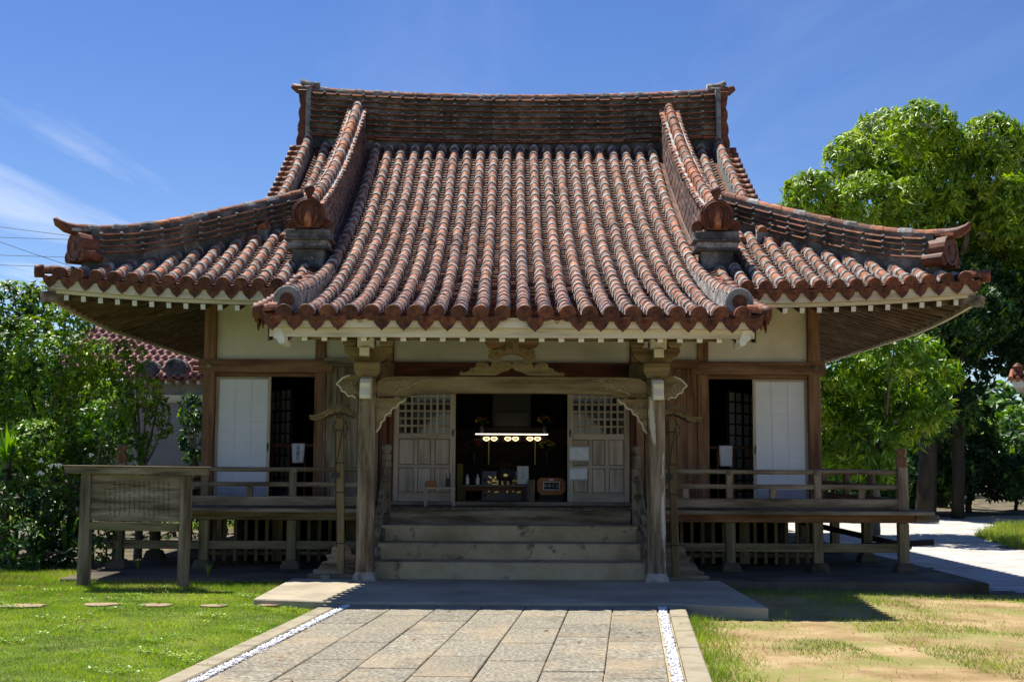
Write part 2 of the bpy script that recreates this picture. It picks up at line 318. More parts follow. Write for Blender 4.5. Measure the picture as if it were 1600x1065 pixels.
# ================================================================== GROUND
def sst(x, a, b):
    t = min(1.0, max(0.0, (x - a) / (b - a))); return t * t * (3 - 2 * t)
def gz(x, y):
    z = 0.05 * sst(-x, 1.2, 3.0) - 0.07 * sst(x, 4.0, 7.0) * sst(y, 11, 14)
    z += 0.03 * max(0.0, min(y, 70) - 24) * 0.9 * sst(y, 24, 30)
    return z
def ground_mat():
    m = bpy.data.materials.new('ground_soil'); m.use_nodes = True; t = m.node_tree; t.nodes.clear(); N = t.nodes.new; L = t.links.new
    out = N('ShaderNodeOutputMaterial'); bs = N('ShaderNodeBsdfPrincipled'); bs.inputs['Roughness'].default_value = 0.95; bs.inputs['Specular IOR Level'].default_value = 0.15
    tc = N('ShaderNodeTexCoord'); sp = N('ShaderNodeSeparateXYZ'); L(tc.outputs['Object'], sp.inputs[0])
    def noise(sc, de=6):
        n = N('ShaderNodeTexNoise'); n.inputs['Scale'].default_value = sc; n.inputs['Detail'].default_value = de; n.inputs['Roughness'].default_value = 0.62; L(tc.outputs['Object'], n.inputs['Vector']); return n.outputs['Fac']
    lawn = ramp(t, [(0.055, 0.075, 0.018), (0.10, 0.14, 0.028), (0.17, 0.19, 0.05)], 0.35, 0.65); L(noise(3.0), lawn.inputs[0])
    sand = ramp(t, [(0.22, 0.145, 0.065), (0.33, 0.235, 0.115), (0.42, 0.32, 0.175)], 0.35, 0.68); L(noise(1.7, 9), sand.inputs[0])
    gp = ramp(t, [(0, 0, 0), (0.75, 0.75, 0.75)], 0.46, 0.60); L(noise(0.9, 8), gp.inputs[0])
    mix1 = N('ShaderNodeMixRGB'); L(gp.outputs[0], mix1.inputs[0]); L(sand.outputs[0], mix1.inputs[1]); mix1.inputs[2].default_value = (0.20, 0.215, 0.06, 1)
    side = N('ShaderNodeMapRange'); side.inputs[1].default_value = -1.0; side.inputs[2].default_value = 1.0; L(sp.outputs['X'], side.inputs[0])
    mix2 = N('ShaderNodeMixRGB'); L(side.outputs[0], mix2.inputs[0]); L(lawn.outputs[0], mix2.inputs[1]); L(mix1.outputs[0], mix2.inputs[2])
    # bare trodden earth round the hall and under the trees
    yy = N('ShaderNodeMath'); yy.operation = 'MULTIPLY_ADD'; yy.inputs[1].default_value = 2.0; L(noise(1.2), yy.inputs[0]); L(sp.outputs['Y'], yy.inputs[2])
    er = N('ShaderNodeMapRange'); er.inputs[1].default_value = 16.0; er.inputs[2].default_value = 17.2; L(yy.outputs[0], er.inputs[0])
    mix3 = N('ShaderNodeMixRGB'); L(er.outputs[0], mix3.inputs[0]); L(mix2.outputs[0], mix3.inputs[1])
    earth = ramp(t, [(0.055, 0.05, 0.03), (0.12, 0.10, 0.065), (0.18, 0.155, 0.105)], 0.35, 0.65); L(noise(2.4), earth.inputs[0]); L(earth.outputs[0], mix3.inputs[2])
    L(mix3.outputs[0], bs.inputs['Base Color'])
    bp = N('ShaderNodeBump'); bp.inputs['Strength'].default_value = 0.6; bp.inputs['Distance'].default_value = 0.03; L(noise(28, 6), bp.inputs['Height']); L(bp.outputs[0], bs.inputs['Normal'])
    L(bs.outputs[0], out.inputs['Surface']); return m
M['ground'] = ground_mat()
xs = [-1500, -600, -250, -120, -60, -35, -24, -18] + list(np.arange(-14, 18.01, 0.25)) + [22, 30, 45, 70, 120, 250, 600, 1500]
ys = [-300, -80, -25, -8, 0, 2.5] + list(np.arange(4, 50.01, 0.25)) + [53, 57, 62, 70, 90, 140, 250, 600, 1500]
mb = MB(); nx, ny = len(xs), len(ys)
mb.v = [(x, y, gz(x, y)) for y in ys for x in xs]
mb.f = [(j * nx + i, j * nx + i + 1, (j + 1) * nx + i + 1, (j + 1) * nx + i) for j in range(ny - 1) for i in range(nx - 1)]; mb.m = [0] * len(mb.f)
struct(obj('ground', mb, M['ground'], smooth=True))

def inpoly(x, y, poly):
    c = False; n = len(poly)
    for i in range(n):
        x1, y1 = poly[i]; x2, y2 = poly[i - 1]
        if (y1 > y) != (y2 > y) and x < (x2 - x1) * (y - y1) / (y2 - y1) + x1: c = not c
    return c
ROAD = [(6.3, 16.6), (9, 16.2), (17.5, 15.9), (17.5, 21), (12, 21.6), (10.6, 23.2), (10.1, 25.5), (10.4, 28), (12, 30.5), (17.5, 32.5), (17.5, 35), (12, 33.8), (6, 33), (2, 33), (2, 31), (6.2, 29.5)]
M['gravel'] = pmat('pale_coral_gravel', [(0.30, 0.285, 0.25), (0.43, 0.415, 0.38), (0.52, 0.505, 0.47)], 2.2, rough=0.95, bump=0.7, bscale=30, detail=9, spots=[((0.36, 0.31, 0.24), 0.8, 0.56, 0.12, 0.5)], bdist=0.02)
mb = MB(); cs = 0.16; idx = {}
def rv(i, j):
    if (i, j) not in idx:
        x, y = 2 + i * cs, 15.6 + j * cs; idx[(i, j)] = len(mb.v); mb.v.append((x + random.uniform(-.05, .05), y + random.uniform(-.05, .05), gz(x, y) + 0.007))
    return idx[(i, j)]
for i in range(97):
    for j in range(197):
        x, y = 2 + (i + .5) * cs, 15.6 + (j + .5) * cs
        w = 0.25 * math.sin(y * 2.1) + 0.2 * math.sin(x * 3.3 + y)
        if inpoly(x + w, y + w * 0.5, ROAD):
            mb.f.append((rv(i, j), rv(i + 1, j), rv(i + 1, j + 1), rv(i, j + 1))); mb.m.append(0)
struct(obj('gravel_road', mb, M['gravel'], smooth=True))

# ------------------------------------------------------------------ stone path with slabs
PSK = 0.097
def pth(u, y): return u - 0.055 + PSK * (y - 13.3)       # u: across, measured at y = 13.3
PATH_Z = 0.075
def strip(u0, u1, y0, y1, z0, z1):
    b = MB(); vs = [(pth(u, y), y, z) for z in (z0, z1) for (u, y) in ((u0, y0), (u1, y0), (u1, y1), (u0, y1))]
    b.add(vs, [(3, 2, 1, 0), (4, 5, 6, 7), (0, 1, 5, 4), (1, 2, 6, 5), (2, 3, 7, 6), (3, 0, 4, 7)]); return b
path = struct(obj('path', strip(-1.72, 1.72, 3.0, 13.28, -0.05, PATH_Z), M['concrete']))
M['slab'] = pmat('exposed_aggregate_slab', [(0.085, 0.076, 0.056), (0.21, 0.19, 0.14), (0.40, 0.37, 0.29)], 34, rough=0.95, bump=0.8, bscale=70, detail=4, rand=0.13, spots=[((0.36, 0.27, 0.16), 1.3, 0.48, 0.2, 0.6), ((0.12, 0.10, 0.075), 2.1, 0.56, 0.12, 0.6)])
NC = 7; CW = 3.2 / NC
for c in range(NC):
    y = 13.26 - (0.45 if c % 2 else 0.0) * 0 - random.uniform(0, .0); k = 0
    first = [0.62, 0.9, 0.4, 0.75, 0.9, 0.55, 0.82][c]
    while y > 4.2:
        ln = first if k == 0 else random.choice([0.88, 0.9, 0.92, 0.9])
        u0, u1 = -1.6 + c * CW + 0.005, -1.6 + (c + 1) * CW - 0.005
        dz = random.uniform(-0.003, 0.003)
        obj('slab', strip(u0, u1, y - ln + 0.005, y - 0.005, PATH_Z - 0.03, 0.096 + dz), M['slab'], path, bev=0.006)
        y -= ln; k += 1
M['kerb'] = pmat('sandy_kerb', [(0.19, 0.16, 0.10), (0.29, 0.25, 0.17), (0.36, 0.315, 0.23)], 3, rough=0.95, bump=0.4, detail=8, spots=[((0.17, 0.17, 0.07), 3, 0.57, 0.1, 0.6)])
for s in (-1, 1):
    a, b = sorted((s * 1.725, s * 1.9))
    y = 13.3
    while y > 4:
        ln = 1.0
        obj('kerb_block', strip(a, b, y - ln + 0.006, y, -0.05, 0.105 + random.uniform(-.004, .004)), M['kerb'], path, bev=0.012); y -= ln
# white pebble strips
def pebbles(n, posf, smin, smax, name, mat, parent=None):
    oct_v = np.array([(1, 0, 0), (-1, 0, 0), (0, 1, 0), (0, -1, 0), (0, 0, .7), (0, 0, -.7), ], float)
    oct_f = np.array([(0, 2, 4), (2, 1, 4), (1, 3, 4), (3, 0, 4), (2, 0, 5), (1, 2, 5), (3, 1, 5), (0, 3, 5)])
    P = np.array([posf() for _ in range(n)]); sc = rng.uniform(smin, smax, (n, 1, 1)) * rng.uniform(0.7, 1.2, (n, 1, 3))
    a = rng.uniform(0, 6.28, n); c, s = np.cos(a), np.sin(a)
    V = oct_v[None] * sc; V = np.stack([V[..., 0] * c[:, None] - V[..., 1] * s[:, None], V[..., 0] * s[:, None] + V[..., 1] * c[:, None], V[..., 2]], -1) + P[:, None]
    F = (oct_f[None] + (np.arange(n) * 6)[:, None, None]).reshape(-1, 3)
    return npmesh(name, V.reshape(-1, 3), F, mat, parent)
def npmesh(name, V, F, mat, parent=None, smooth=False, mi=None):
    V = np.asarray(V, np.float32); F = np.asarray(F, np.int32); k = F.shape[1]
    me = bpy.data.meshes.new(name); me.vertices.add(len(V)); me.vertices.foreach_set('co', V.ravel())
    me.loops.add(F.size); me.loops.foreach_set('vertex_index', F.ravel())
    me.polygons.add(len(F)); me.polygons.foreach_set('loop_start', np.arange(0, F.size, k, dtype=np.int32)); me.polygons.foreach_set('loop_total', np.full(len(F), k, np.int32))
    for m in (mat if isinstance(mat, (list, tuple)) else [mat]): me.materials.append(m)
    if mi is not None: me.polygons.foreach_set('material_index', np.asarray(mi, np.int32))
    if smooth: me.polygons.foreach_set('use_smooth', np.ones(len(F), bool))
    me.update(calc_edges=True); me.validate()
    o = bpy.data.objects.new(name, me); return link(o, parent)
M['pebble'] = pmat('white_pebble', [(0.55, 0.55, 0.56), (0.74, 0.74, 0.74)], 12, rough=0.85, bump=0, isl=0.15)
for s in (-1, 1):
    def pf(s=s):
        y = random.uniform(5.0, 13.22); return (pth(s * random.uniform(1.622, 1.70), y), y, random.uniform(0.078, 0.098))
    o = pebbles(3600, pf, 0.009, 0.019, 'white_pebbles', M['pebble']); o['kind'] = 'stuff'
    tag(o, 'white pebbles filling the narrow gutter along the %s edge of the slab path' % ('lawn side' if s < 0 else 'sandy side'), 'pebbles')

# ------------------------------------------------------------------ concrete apron and foundation slab
mb = MB(); pad_p = [(-2.78, 13.55), (-1.75, 13.30), (1.65, 13.30), (2.66, 12.95), (2.66, 15.92), (-2.78, 15.92)]
n = len(pad_p)
mb.add([(x, y, -0.1) for x, y in pad_p] + [(x, y, 0.12) for x, y in pad_p], [tuple(range(n, 2 * n))] + [(i, (i + 1) % n, n + (i + 1) % n, n + i) for i in range(n)])
struct(obj('concrete_apron', mb, M['pad'], bev=0.012))
M['slab_dk'] = pmat('stained_foundation', [(0.045, 0.037, 0.022), (0.10, 0.083, 0.055), (0.16, 0.135, 0.095)], 1.3, rough=0.95, bump=0.4, detail=8)
mb = MB().b2(-5.75, 6.1, 15.96, 29.0, -0.2, 0.10)
struct(obj('foundation_slab', mb, M['slab_dk'], bev=0.015))
# ================================================================== TEMPLE HALL
temple = thing('temple_hall', 'wooden temple hall under a red tiled hip and gable roof, with porch and veranda', 'temple', (0, 23, 0.1))
Y0, XH, YR, YP = 16.8, 6.42, 23.3, 14.0
GX = 4.05                                   # half width of the gabled upper roof
def prof(t): return 3.27 + 0.20 * t + 0.030 * t * t
def lift(a, d): return 0.16 * max(0, 1 - a / 3.2) ** 2 * max(0, 1 - d / 2.6)
def zf(X, Y):                                # front slope, tile bed height
    z = prof(Y - 14.0)
    ax = abs(X)
    if ax > 2.95:
        d = Y - Y0; z += lift(XH - ax, d) - 0.08 * max(0, 1 - d / 2.0)
    return z
def zside(X, Y):                             # hipped skirt, all sides
    dx = XH - abs(X); dy = 6.5 - abs(Y - YR)
    d = min(dx, dy); a = max(dx, dy)
    return prof(2.8 + d) + lift(a, d) - 0.08 * max(0, 1 - d / 2.0)
roof_mb = MB()
def grid(mb, X0, X1, nx, Ya, Yb, ny, zfun, off, keep=None):
    b = len(mb.v); 
    for j in range(ny + 1):
        for i in range(nx + 1):
            x, y = X0 + (X1 - X0) * i / nx, Ya + (Yb - Ya) * j / ny; mb.v.append((x, y, zfun(x, y) + off))
    for j in range(ny):
        for i in range(nx):
            q = b + j * (nx + 1) + i; mb.f.append((q, q + 1, q + nx + 2, q + nx + 1)); mb.m.append(0)
zb = lambda x, y: zf(x, y) if y < YR else zf(x, 2 * YR - y)
DK = -0.035
grid(roof_mb, -2.88, 2.88, 4, YP + 0.09, Y0 + 0.05, 8, zf, DK)
grid(roof_mb, -GX, GX, 24, Y0 + 0.07, 2 * YR - Y0, 60, zb, DK)
for s in (-1, 1):
    if s < 0: grid(roof_mb, -XH + 0.06, -GX, 10, Y0 + 0.07, 2 * YR - Y0, 60, zside, DK)
    else: grid(roof_mb, GX, XH - 0.06, 10, Y0 + 0.07, 2 * YR - Y0, 60, zside, DK)
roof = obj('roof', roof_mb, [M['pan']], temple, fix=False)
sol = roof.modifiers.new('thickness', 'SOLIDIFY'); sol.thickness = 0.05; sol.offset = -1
for s in (-1, 1):                            # gable infill
    ysq = np.linspace(19.3, 2 * YR - 19.3, 25)
    poly = [(s * 3.7, y, zb(3.7, y) - 0.05) for y in ysq] + [(s * 3.7, y, zside(3.75, y) - 0.3) for y in ysq[::-1]]
    g = MB(); g.add(poly, [(i, i + 1, 48 - i, 49 - i) for i in range(24)]); obj('gable_board', g, M['soffit'], temple)

TPITCH = 0.305
def curve_on(X, Ya, Yb, zfun, n=240):
    Ysm = np.linspace(Ya, Yb, n); Z = np.array([zfun(X, y) for y in Ysm])
    L = np.concatenate([[0], np.cumsum(np.hypot(np.diff(Ysm), np.diff(Z)))])
    def at(s): 
        y = float(np.interp(s, L, Ysm)); z = float(np.interp(s, L, Z)); e = 0.02
        y2 = float(np.interp(min(s + e, L[-1]), L, Ysm)); z2 = float(np.interp(min(s + e, L[-1]), L, Z))
        y1 = float(np.interp(max(s - e, 0), L, Ysm)); z1 = float(np.interp(max(s - e, 0), L, Z))
        return y, z, math.atan2(z2 - z1, y2 - y1)
    return L[-1], at
def fmat(o, t, up=(0, 0, 1)):
    t = Vector(t).normalized(); x = t.cross(Vector(up)).normalized(); n = x.cross(t)
    m = Matrix((x, t, n)).transposed().to_4x4(); m.translation = Vector(o); return m

def barrel_mb(rnd, r0=0.081, r1=0.074, Lt=TPITCH, NA=8):
    b = MB()
    def ring(u, j, off, arch):
        a = math.pi * j / NA; r = r0 + (r1 - r0) * u + off
        return (r * math.cos(a), u * Lt + arch * math.sin(a) ** 2, r * math.sin(a) * 1.28 - 0.012)
    e = rnd.choice([0.30, 0.36, 0.42, 0.42, 0.48, 0.58]) + rnd.uniform(-.04, .04); lip = 0.012 + rnd.uniform(-.003, .004)
    def strip_(u0, o0, a0, u1, o1, a1, mi, js):
        for j in js:
            q = len(b.v); b.v += [ring(u0, j, o0(j), a0), ring(u0, j + 1, o0(j + 1), a0), ring(u1, j + 1, o1(j + 1), a1), ring(u1, j, o1(j), a1)]
            b.f.append((q, q + 1, q + 2, q + 3)); b.m.append(mi)
    z = lambda j: 0.0
    side = [0, NA - 1]; mid = list(range(1, NA - 1)); allj = list(range(NA))
    so_ = lambda j: 0.013 if j in (0, 1, NA - 1, NA) else 0.0
    strip_(0, z, 0, e, z, 0.045, 0, mid)                         # bare terracotta eye
    strip_(0.0, so_, 0, e, so_, 0.045, 1, side)                  # mortar down the flanks
    jit = [rnd.uniform(-.003, .003) for _ in range(NA + 1)]
    lp = lambda j: lip + jit[j]; lp2 = lambda j: lip * 0.8 + jit[j]; lp3 = lambda j: 0.006
    strip_(e, z, 0.045, e + 0.03, lp, 0.045, 1, allj)            # lip of the mortar collar
    strip_(e + 0.03, lp, 0.045, 0.85, lp2, 0.02, 1, allj)
    strip_(0.85, lp2, 0.02, 1.03, lp3, 0.0, 1, allj)
    q = len(b.v); b.v += [ring(0, j, 0, 0) for j in range(NA + 1)]; b.f.append(tuple(q + j for j in range(NA, -1, -1))); b.m.append(0)
    return b
bvars = [barrel_mb(random) for _ in range(9)]
NV = 9
bmeshes = [b.mesh('barrel_tile', [M['tile'], M['mortar']], True) for b in bvars]
bare = [b.mesh('bare_barrel_tile', [M['tile'], M['tile']], True) for b in bvars[:3]]
jmb = MB()                                   # tiles past the 300 that show largest
cand = []
def add_row(X, Ya, Yb, zfun, pitch=TPITCH):
    L, at = curve_on(X, Ya, Yb, zfun); k = 0; s = 0.0
    while s < L - 0.10:
        y, z, a = at(s + pitch * 0.5); y0, z0, _ = at(s)
        Mx = fmat((X + random.uniform(-.006, .006), y0, z0 + 0.004), (random.uniform(-.02, .02), math.cos(a), math.sin(a)))
        zc = y0 + 0.1 * z0
        view = Vector((X, y0, z0 - CAM_H)); nrm = Vector((0, -math.sin(a), math.cos(a)))
        area = max(0.0, -view.normalized().dot(nrm)) / zc ** 2
        frac = min(1.0, (L - s) / pitch)
        cand.append((area * frac, Mx, frac)); s += pitch
RS = 0.249; XO = 0.013
rows_c = [XO + RS * (j + 0.5) for j in range(-11, 11)]
YT = YR - 0.2
def zraise(X, Y): return zf(X, Y) + 0.20 * max(0.0, min(1.0, 1 - (Y - 14.6) / 3.2))
for j, X in enumerate(rows_c):
    if j in (0, 21): add_row(X, YP + 0.22, YT, zraise, 0.30)
    else: add_row(X, YP, YT, zf)
rows_s = [2.976 + RS * m for m in range(14)]
for s in (-1, 1):
    for m, ax in enumerate(rows_s):
        X = s * ax
        if m == 0: add_row(X, Y0, 17.72, zf)
        elif m == 1: add_row(X, Y0, 17.76, zf); add_row(s * 3.28, 18.6, YT, zf); add_row(s * 3.57, 19.0, YT, zf)
        elif m == 2: add_row(X, Y0, 19.3, zf)
        else:
            yh = Y0 + (XH - ax) - 0.10
            if yh - Y0 > 0.25: add_row(X, Y0, yh, zf)
    add_row(s * 3.90, 19.0, YT, lambda x, y: zf(x, y) + 0.16)
cand.sort(key=lambda c: -c[0])
for i, (ar, Mx, frac) in enumerate(cand):
    v = random.randrange(NV)
    if i < 300:
        o = inst('barrel_tile', bmeshes[v], Mx @ Matrix.Diagonal((1, min(1.0, frac + 0.05), 1, 1)), roof)
    else:
        D = Mx @ Matrix.Diagonal((1, min(1.0, frac + 0.05), 1, 1)); b = bvars[v]; q = len(jmb.v)
        jmb.v.extend([tuple(D @ Vector(p)) for p in b.v]); jmb.f.extend([tuple(q + i2 for i2 in f) for f in b.f]); jmb.m.extend(b.m)
# side slopes' rows, seen only edge-on: joined with the rest
for s in (-1, 1):
    y = Y0 + 0.35
    while y < 29.6:
        dmax = min(XH - 4.2, 6.5 - abs(y - YR) - 0.1); x = 0.0; k = 0
        while x < dmax - 0.1:
            X1, X2 = s * (XH - x), s * (XH - x - 0.05)
            z1, z2 = zside(X1, y), zside(X2, y)
            Mx = fmat((X1, y, z1), (X2 - X1, 0, z2 - z1)); b = bvars[(k + int(y * 7)) % 5]; q = len(jmb.v)
            jmb.v.extend([tuple(Mx @ Vector(p)) for p in b.v]); jmb.f.extend([tuple(q + i2 for i2 in f) for f in b.f]); jmb.m.extend(b.m); x += TPITCH; k += 1
        y += RS
obj('barrel_tile_field', jmb, [M['tile_j'], M['mortar']], roof, smooth=True, fix=False, stuff=True)

# pan tiles in the valleys between the rows: shallow stepped channels
pmb = MB()
def valley(X, w, Ya, Yb, zfun, step=0.125):
    L, at = curve_on(X, Ya, Yb, zfun); s = 0.0
    U = (-1, -0.5, 0, 0.5, 1)
    while s < L - 0.02:
        s2 = min(L, s + step); y1, z1, a = at(s); y2, z2, _ = at(s2)
        nz, nyy = math.cos(a), -math.sin(a); h = 0.022 + random.uniform(-.004, .005)
        b = len(pmb.v); tw = random.uniform(-.006, .006)
        for (yy, zz, hh) in ((y1, z1, -0.004), (y1, z1, h), (y2, z2, 0.0)):
            for u in U:
                q = 0.035 * u * u - 0.02 + hh + tw * u
                pmb.v.append((X + u * w / 2, yy + nyy * q, zz + nz * q))
        for r_ in (0, 5):
            for i in range(4): pmb.f.append((b + r_ + i, b + r_ + i + 1, b + r_ + i + 6, b + r_ + i + 5)); pmb.m.append(0)
        s = s2
for j in range(21): valley((rows_c[j] + rows_c[j + 1]) / 2, RS, YP, YT, zf)
for s in (-1, 1):
    valley(s * 2.77, RS, YP, Y0 + 0.8, lambda x, y: zf(2.7, y))
    for m in range(13):
        ax = (rows_s[m] + rows_s[m + 1]) / 2
        yh = Y0 + (XH - ax); 
        if m == 0: yh = 17.6
        elif ax < 3.75: yh = YT
        valley(s * ax, RS, Y0, yh, zf)
    valley(s * 2.86, RS, Y0, 17.6, lambda x, y: zf(2.96, y))
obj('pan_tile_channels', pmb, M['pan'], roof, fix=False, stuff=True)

# ---- eave ends: round cap tiles and pointed drip tiles
cap = MB(); rx = Matrix.Rotation(R(90), 3, 'X')
cap.lathe([(0.090, 0.10), (0.094, -0.005), (0.088, -0.016), (0.074, -0.016), (0.068, -0.008), (0.030, -0.008), (0.022, -0.016), (0.001, -0.02)], n=16, rot=Matrix.Rotation(R(-90), 3, 'X'))
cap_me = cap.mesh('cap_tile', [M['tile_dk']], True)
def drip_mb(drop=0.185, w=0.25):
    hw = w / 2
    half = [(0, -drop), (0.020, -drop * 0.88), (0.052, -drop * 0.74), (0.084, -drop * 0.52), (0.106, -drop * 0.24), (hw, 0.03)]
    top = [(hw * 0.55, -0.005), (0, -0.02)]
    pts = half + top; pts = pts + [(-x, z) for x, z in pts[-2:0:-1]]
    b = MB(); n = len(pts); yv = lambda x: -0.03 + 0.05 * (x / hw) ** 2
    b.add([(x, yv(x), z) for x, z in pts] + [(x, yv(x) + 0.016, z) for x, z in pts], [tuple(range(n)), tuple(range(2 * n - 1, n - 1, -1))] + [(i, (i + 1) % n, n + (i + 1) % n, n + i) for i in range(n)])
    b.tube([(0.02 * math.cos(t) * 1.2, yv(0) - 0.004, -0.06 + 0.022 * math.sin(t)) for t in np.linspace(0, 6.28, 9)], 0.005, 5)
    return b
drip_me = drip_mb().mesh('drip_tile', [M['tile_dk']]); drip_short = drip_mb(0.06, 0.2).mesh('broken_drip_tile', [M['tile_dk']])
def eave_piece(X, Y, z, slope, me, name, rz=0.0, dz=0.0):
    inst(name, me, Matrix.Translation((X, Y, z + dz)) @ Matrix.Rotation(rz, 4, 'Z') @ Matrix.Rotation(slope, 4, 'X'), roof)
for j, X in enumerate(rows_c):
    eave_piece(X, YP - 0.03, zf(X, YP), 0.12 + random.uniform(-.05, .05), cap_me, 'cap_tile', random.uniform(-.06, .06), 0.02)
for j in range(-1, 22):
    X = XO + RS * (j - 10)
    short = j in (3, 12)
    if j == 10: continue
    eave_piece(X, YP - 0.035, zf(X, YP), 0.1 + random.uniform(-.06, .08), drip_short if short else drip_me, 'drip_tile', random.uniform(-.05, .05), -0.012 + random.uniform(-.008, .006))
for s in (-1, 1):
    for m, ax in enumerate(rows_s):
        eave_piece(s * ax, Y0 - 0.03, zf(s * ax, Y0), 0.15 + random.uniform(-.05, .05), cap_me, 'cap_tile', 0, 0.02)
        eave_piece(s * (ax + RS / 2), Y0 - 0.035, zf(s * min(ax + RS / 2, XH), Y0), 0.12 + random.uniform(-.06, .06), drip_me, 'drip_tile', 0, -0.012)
    # corner tile pointing outward
    Mx = fmat((s * (XH + 0.10), Y0 - 0.04, zf(s * XH, Y0) + 0.01), (-s, 0.35, 0.05)); inst('barrel_tile', bare[0], Mx, roof); inst('cap_tile', cap_me, Matrix.Translation((s * (XH + 0.11), Y0 - 0.04, zf(s * XH, Y0) + 0.03)) @ Matrix.Rotation(s * R(75), 4, 'Z'), roof)
    # porch verge: barrels laid sideways, with caps and drips facing out
    y = YP + 0.10
    while y < Y0 - 0.1:
        z = zf(0, y) + 0.015
        inst('verge_tile', bare[int(y * 9) % 3], fmat((s * 2.93, y, z), (-s, 0, 0.10)) @ Matrix.Diagonal((0.95, 0.78, 0.95, 1)), roof)
        inst('verge_cap_tile', cap_me, Matrix.Translation((s * 2.955, y, z + 0.01)) @ Matrix.Rotation(s * R(90), 4, 'Z'), roof)
        inst('verge_drip_tile', drip_me, Matrix.Translation((s * 2.95, y + 0.125, z - 0.02)) @ Matrix.Rotation(s * R(90), 4, 'Z') @ Matrix.Rotation(0.2, 4, 'X'), roof)
        y += 0.25

# ---- generic swept walls for the ridges
def sweepbox(mb, cl, s0, s1, n, h0, h1, w0, w1=None, mi=0):
    w1 = w0 if w1 is None else w1; b = len(mb.v)
    for i in range(n + 1):
        s = s0 + (s1 - s0) * i / n; p, lat = cl(s)
        a = h0(s) if callable(h0) else h0; c = h1(s) if callable(h1) else h1
        for (h, w, sg) in ((a, w0, -1), (a, w0, 1), (c, w1, 1), (c, w1, -1)): mb.v.append(tuple(p + lat * (w * sg) + Vector((0, 0, h))))
    for i in range(n):
        q = b + i * 4
        for k in range(4): mb.f.append((q + k, q + (k + 1) % 4, q + 4 + (k + 1) % 4, q + 4 + k)); mb.m.append(mi)
    mb.f.append((b, b + 1, b + 2, b + 3)); mb.m.append(mi); q = b + n * 4; mb.f.append((q + 3, q + 2, q + 1, q)); mb.m.append(mi)
def blob(mb, p, r, mi=0):
    b = len(mb.v)
    for z, rr in ((-0.5, 0.9), (0.3, 0.8)):
        for k in range(6): a = k * math.pi / 3 + random.random() * 0.3; mb.v.append((p[0] + r * rr * math.cos(a), p[1] + r * rr * math.sin(a), p[2] + r * z * 0.7))
    mb.v.append((p[0], p[1], p[2] + r * 0.62))
    for k in range(6):
        k2 = (k + 1) % 6; mb.f.append((b + k, b + k2, b + 6 + k2, b + 6 + k)); mb.f.append((b + 6 + k, b + 6 + k2, b + 12)); mb.m += [mi, mi]
def course(parent, cl, s0, s1, h, thick, hw, seg, name='ridge_course', lumps=True, sub=3):
    mb = MB(); n = max(1, round(abs(s1 - s0) / seg)); st = (s1 - s0) / n
    for i in range(n):
        j = random.uniform(-.007, .007); g = 0.006 * (1 if st > 0 else -1); w = hw + random.uniform(-.008, .01)
        hf = (lambda s, j=j: (h(s) if callable(h) else h) + j); hf2 = (lambda s, j=j: (h(s) if callable(h) else h) + j + thick)
        sweepbox(mb, cl, s0 + i * st + g, s0 + (i + 1) * st - g, sub, hf, hf2, w, w * 0.93, 0)
        if lumps:
            p, lat = cl(s0 + i * st)
            for sg in (-1, 1):
                q = p + lat * (sg * (w - 0.02)) + Vector((0, 0, (h(s0 + i * st) if callable(h) else h) + thick)); blob(mb, q, random.uniform(0.028, 0.045), 1)
    return obj(name, mb, [M['tile_j'], M['mortar']], parent, stuff=True, fix=True)
def caps(parent, cl, s0, s1, h, pitch=0.30, sc=1.0):
    n = max(1, round(abs(s1 - s0) / pitch)); st = (s1 - s0) / n
    for i in range(n):
        a, _ = cl(s0 + i * st); c, _ = cl(s0 + (i + 1) * st)
        ha = h(s0 + i * st) if callable(h) else h; hc = h(s0 + (i + 1) * st) if callable(h) else h
        a = a + Vector((0, 0, ha)); c = c + Vector((0, 0, hc)); d = c - a
        inst('ridge_cap_tile', (bmeshes + bare * 2)[random.randrange(NV + 6)], fmat(a, d) @ Matrix.Diagonal((sc, d.length / TPITCH * 1.03, sc, 1)), parent)

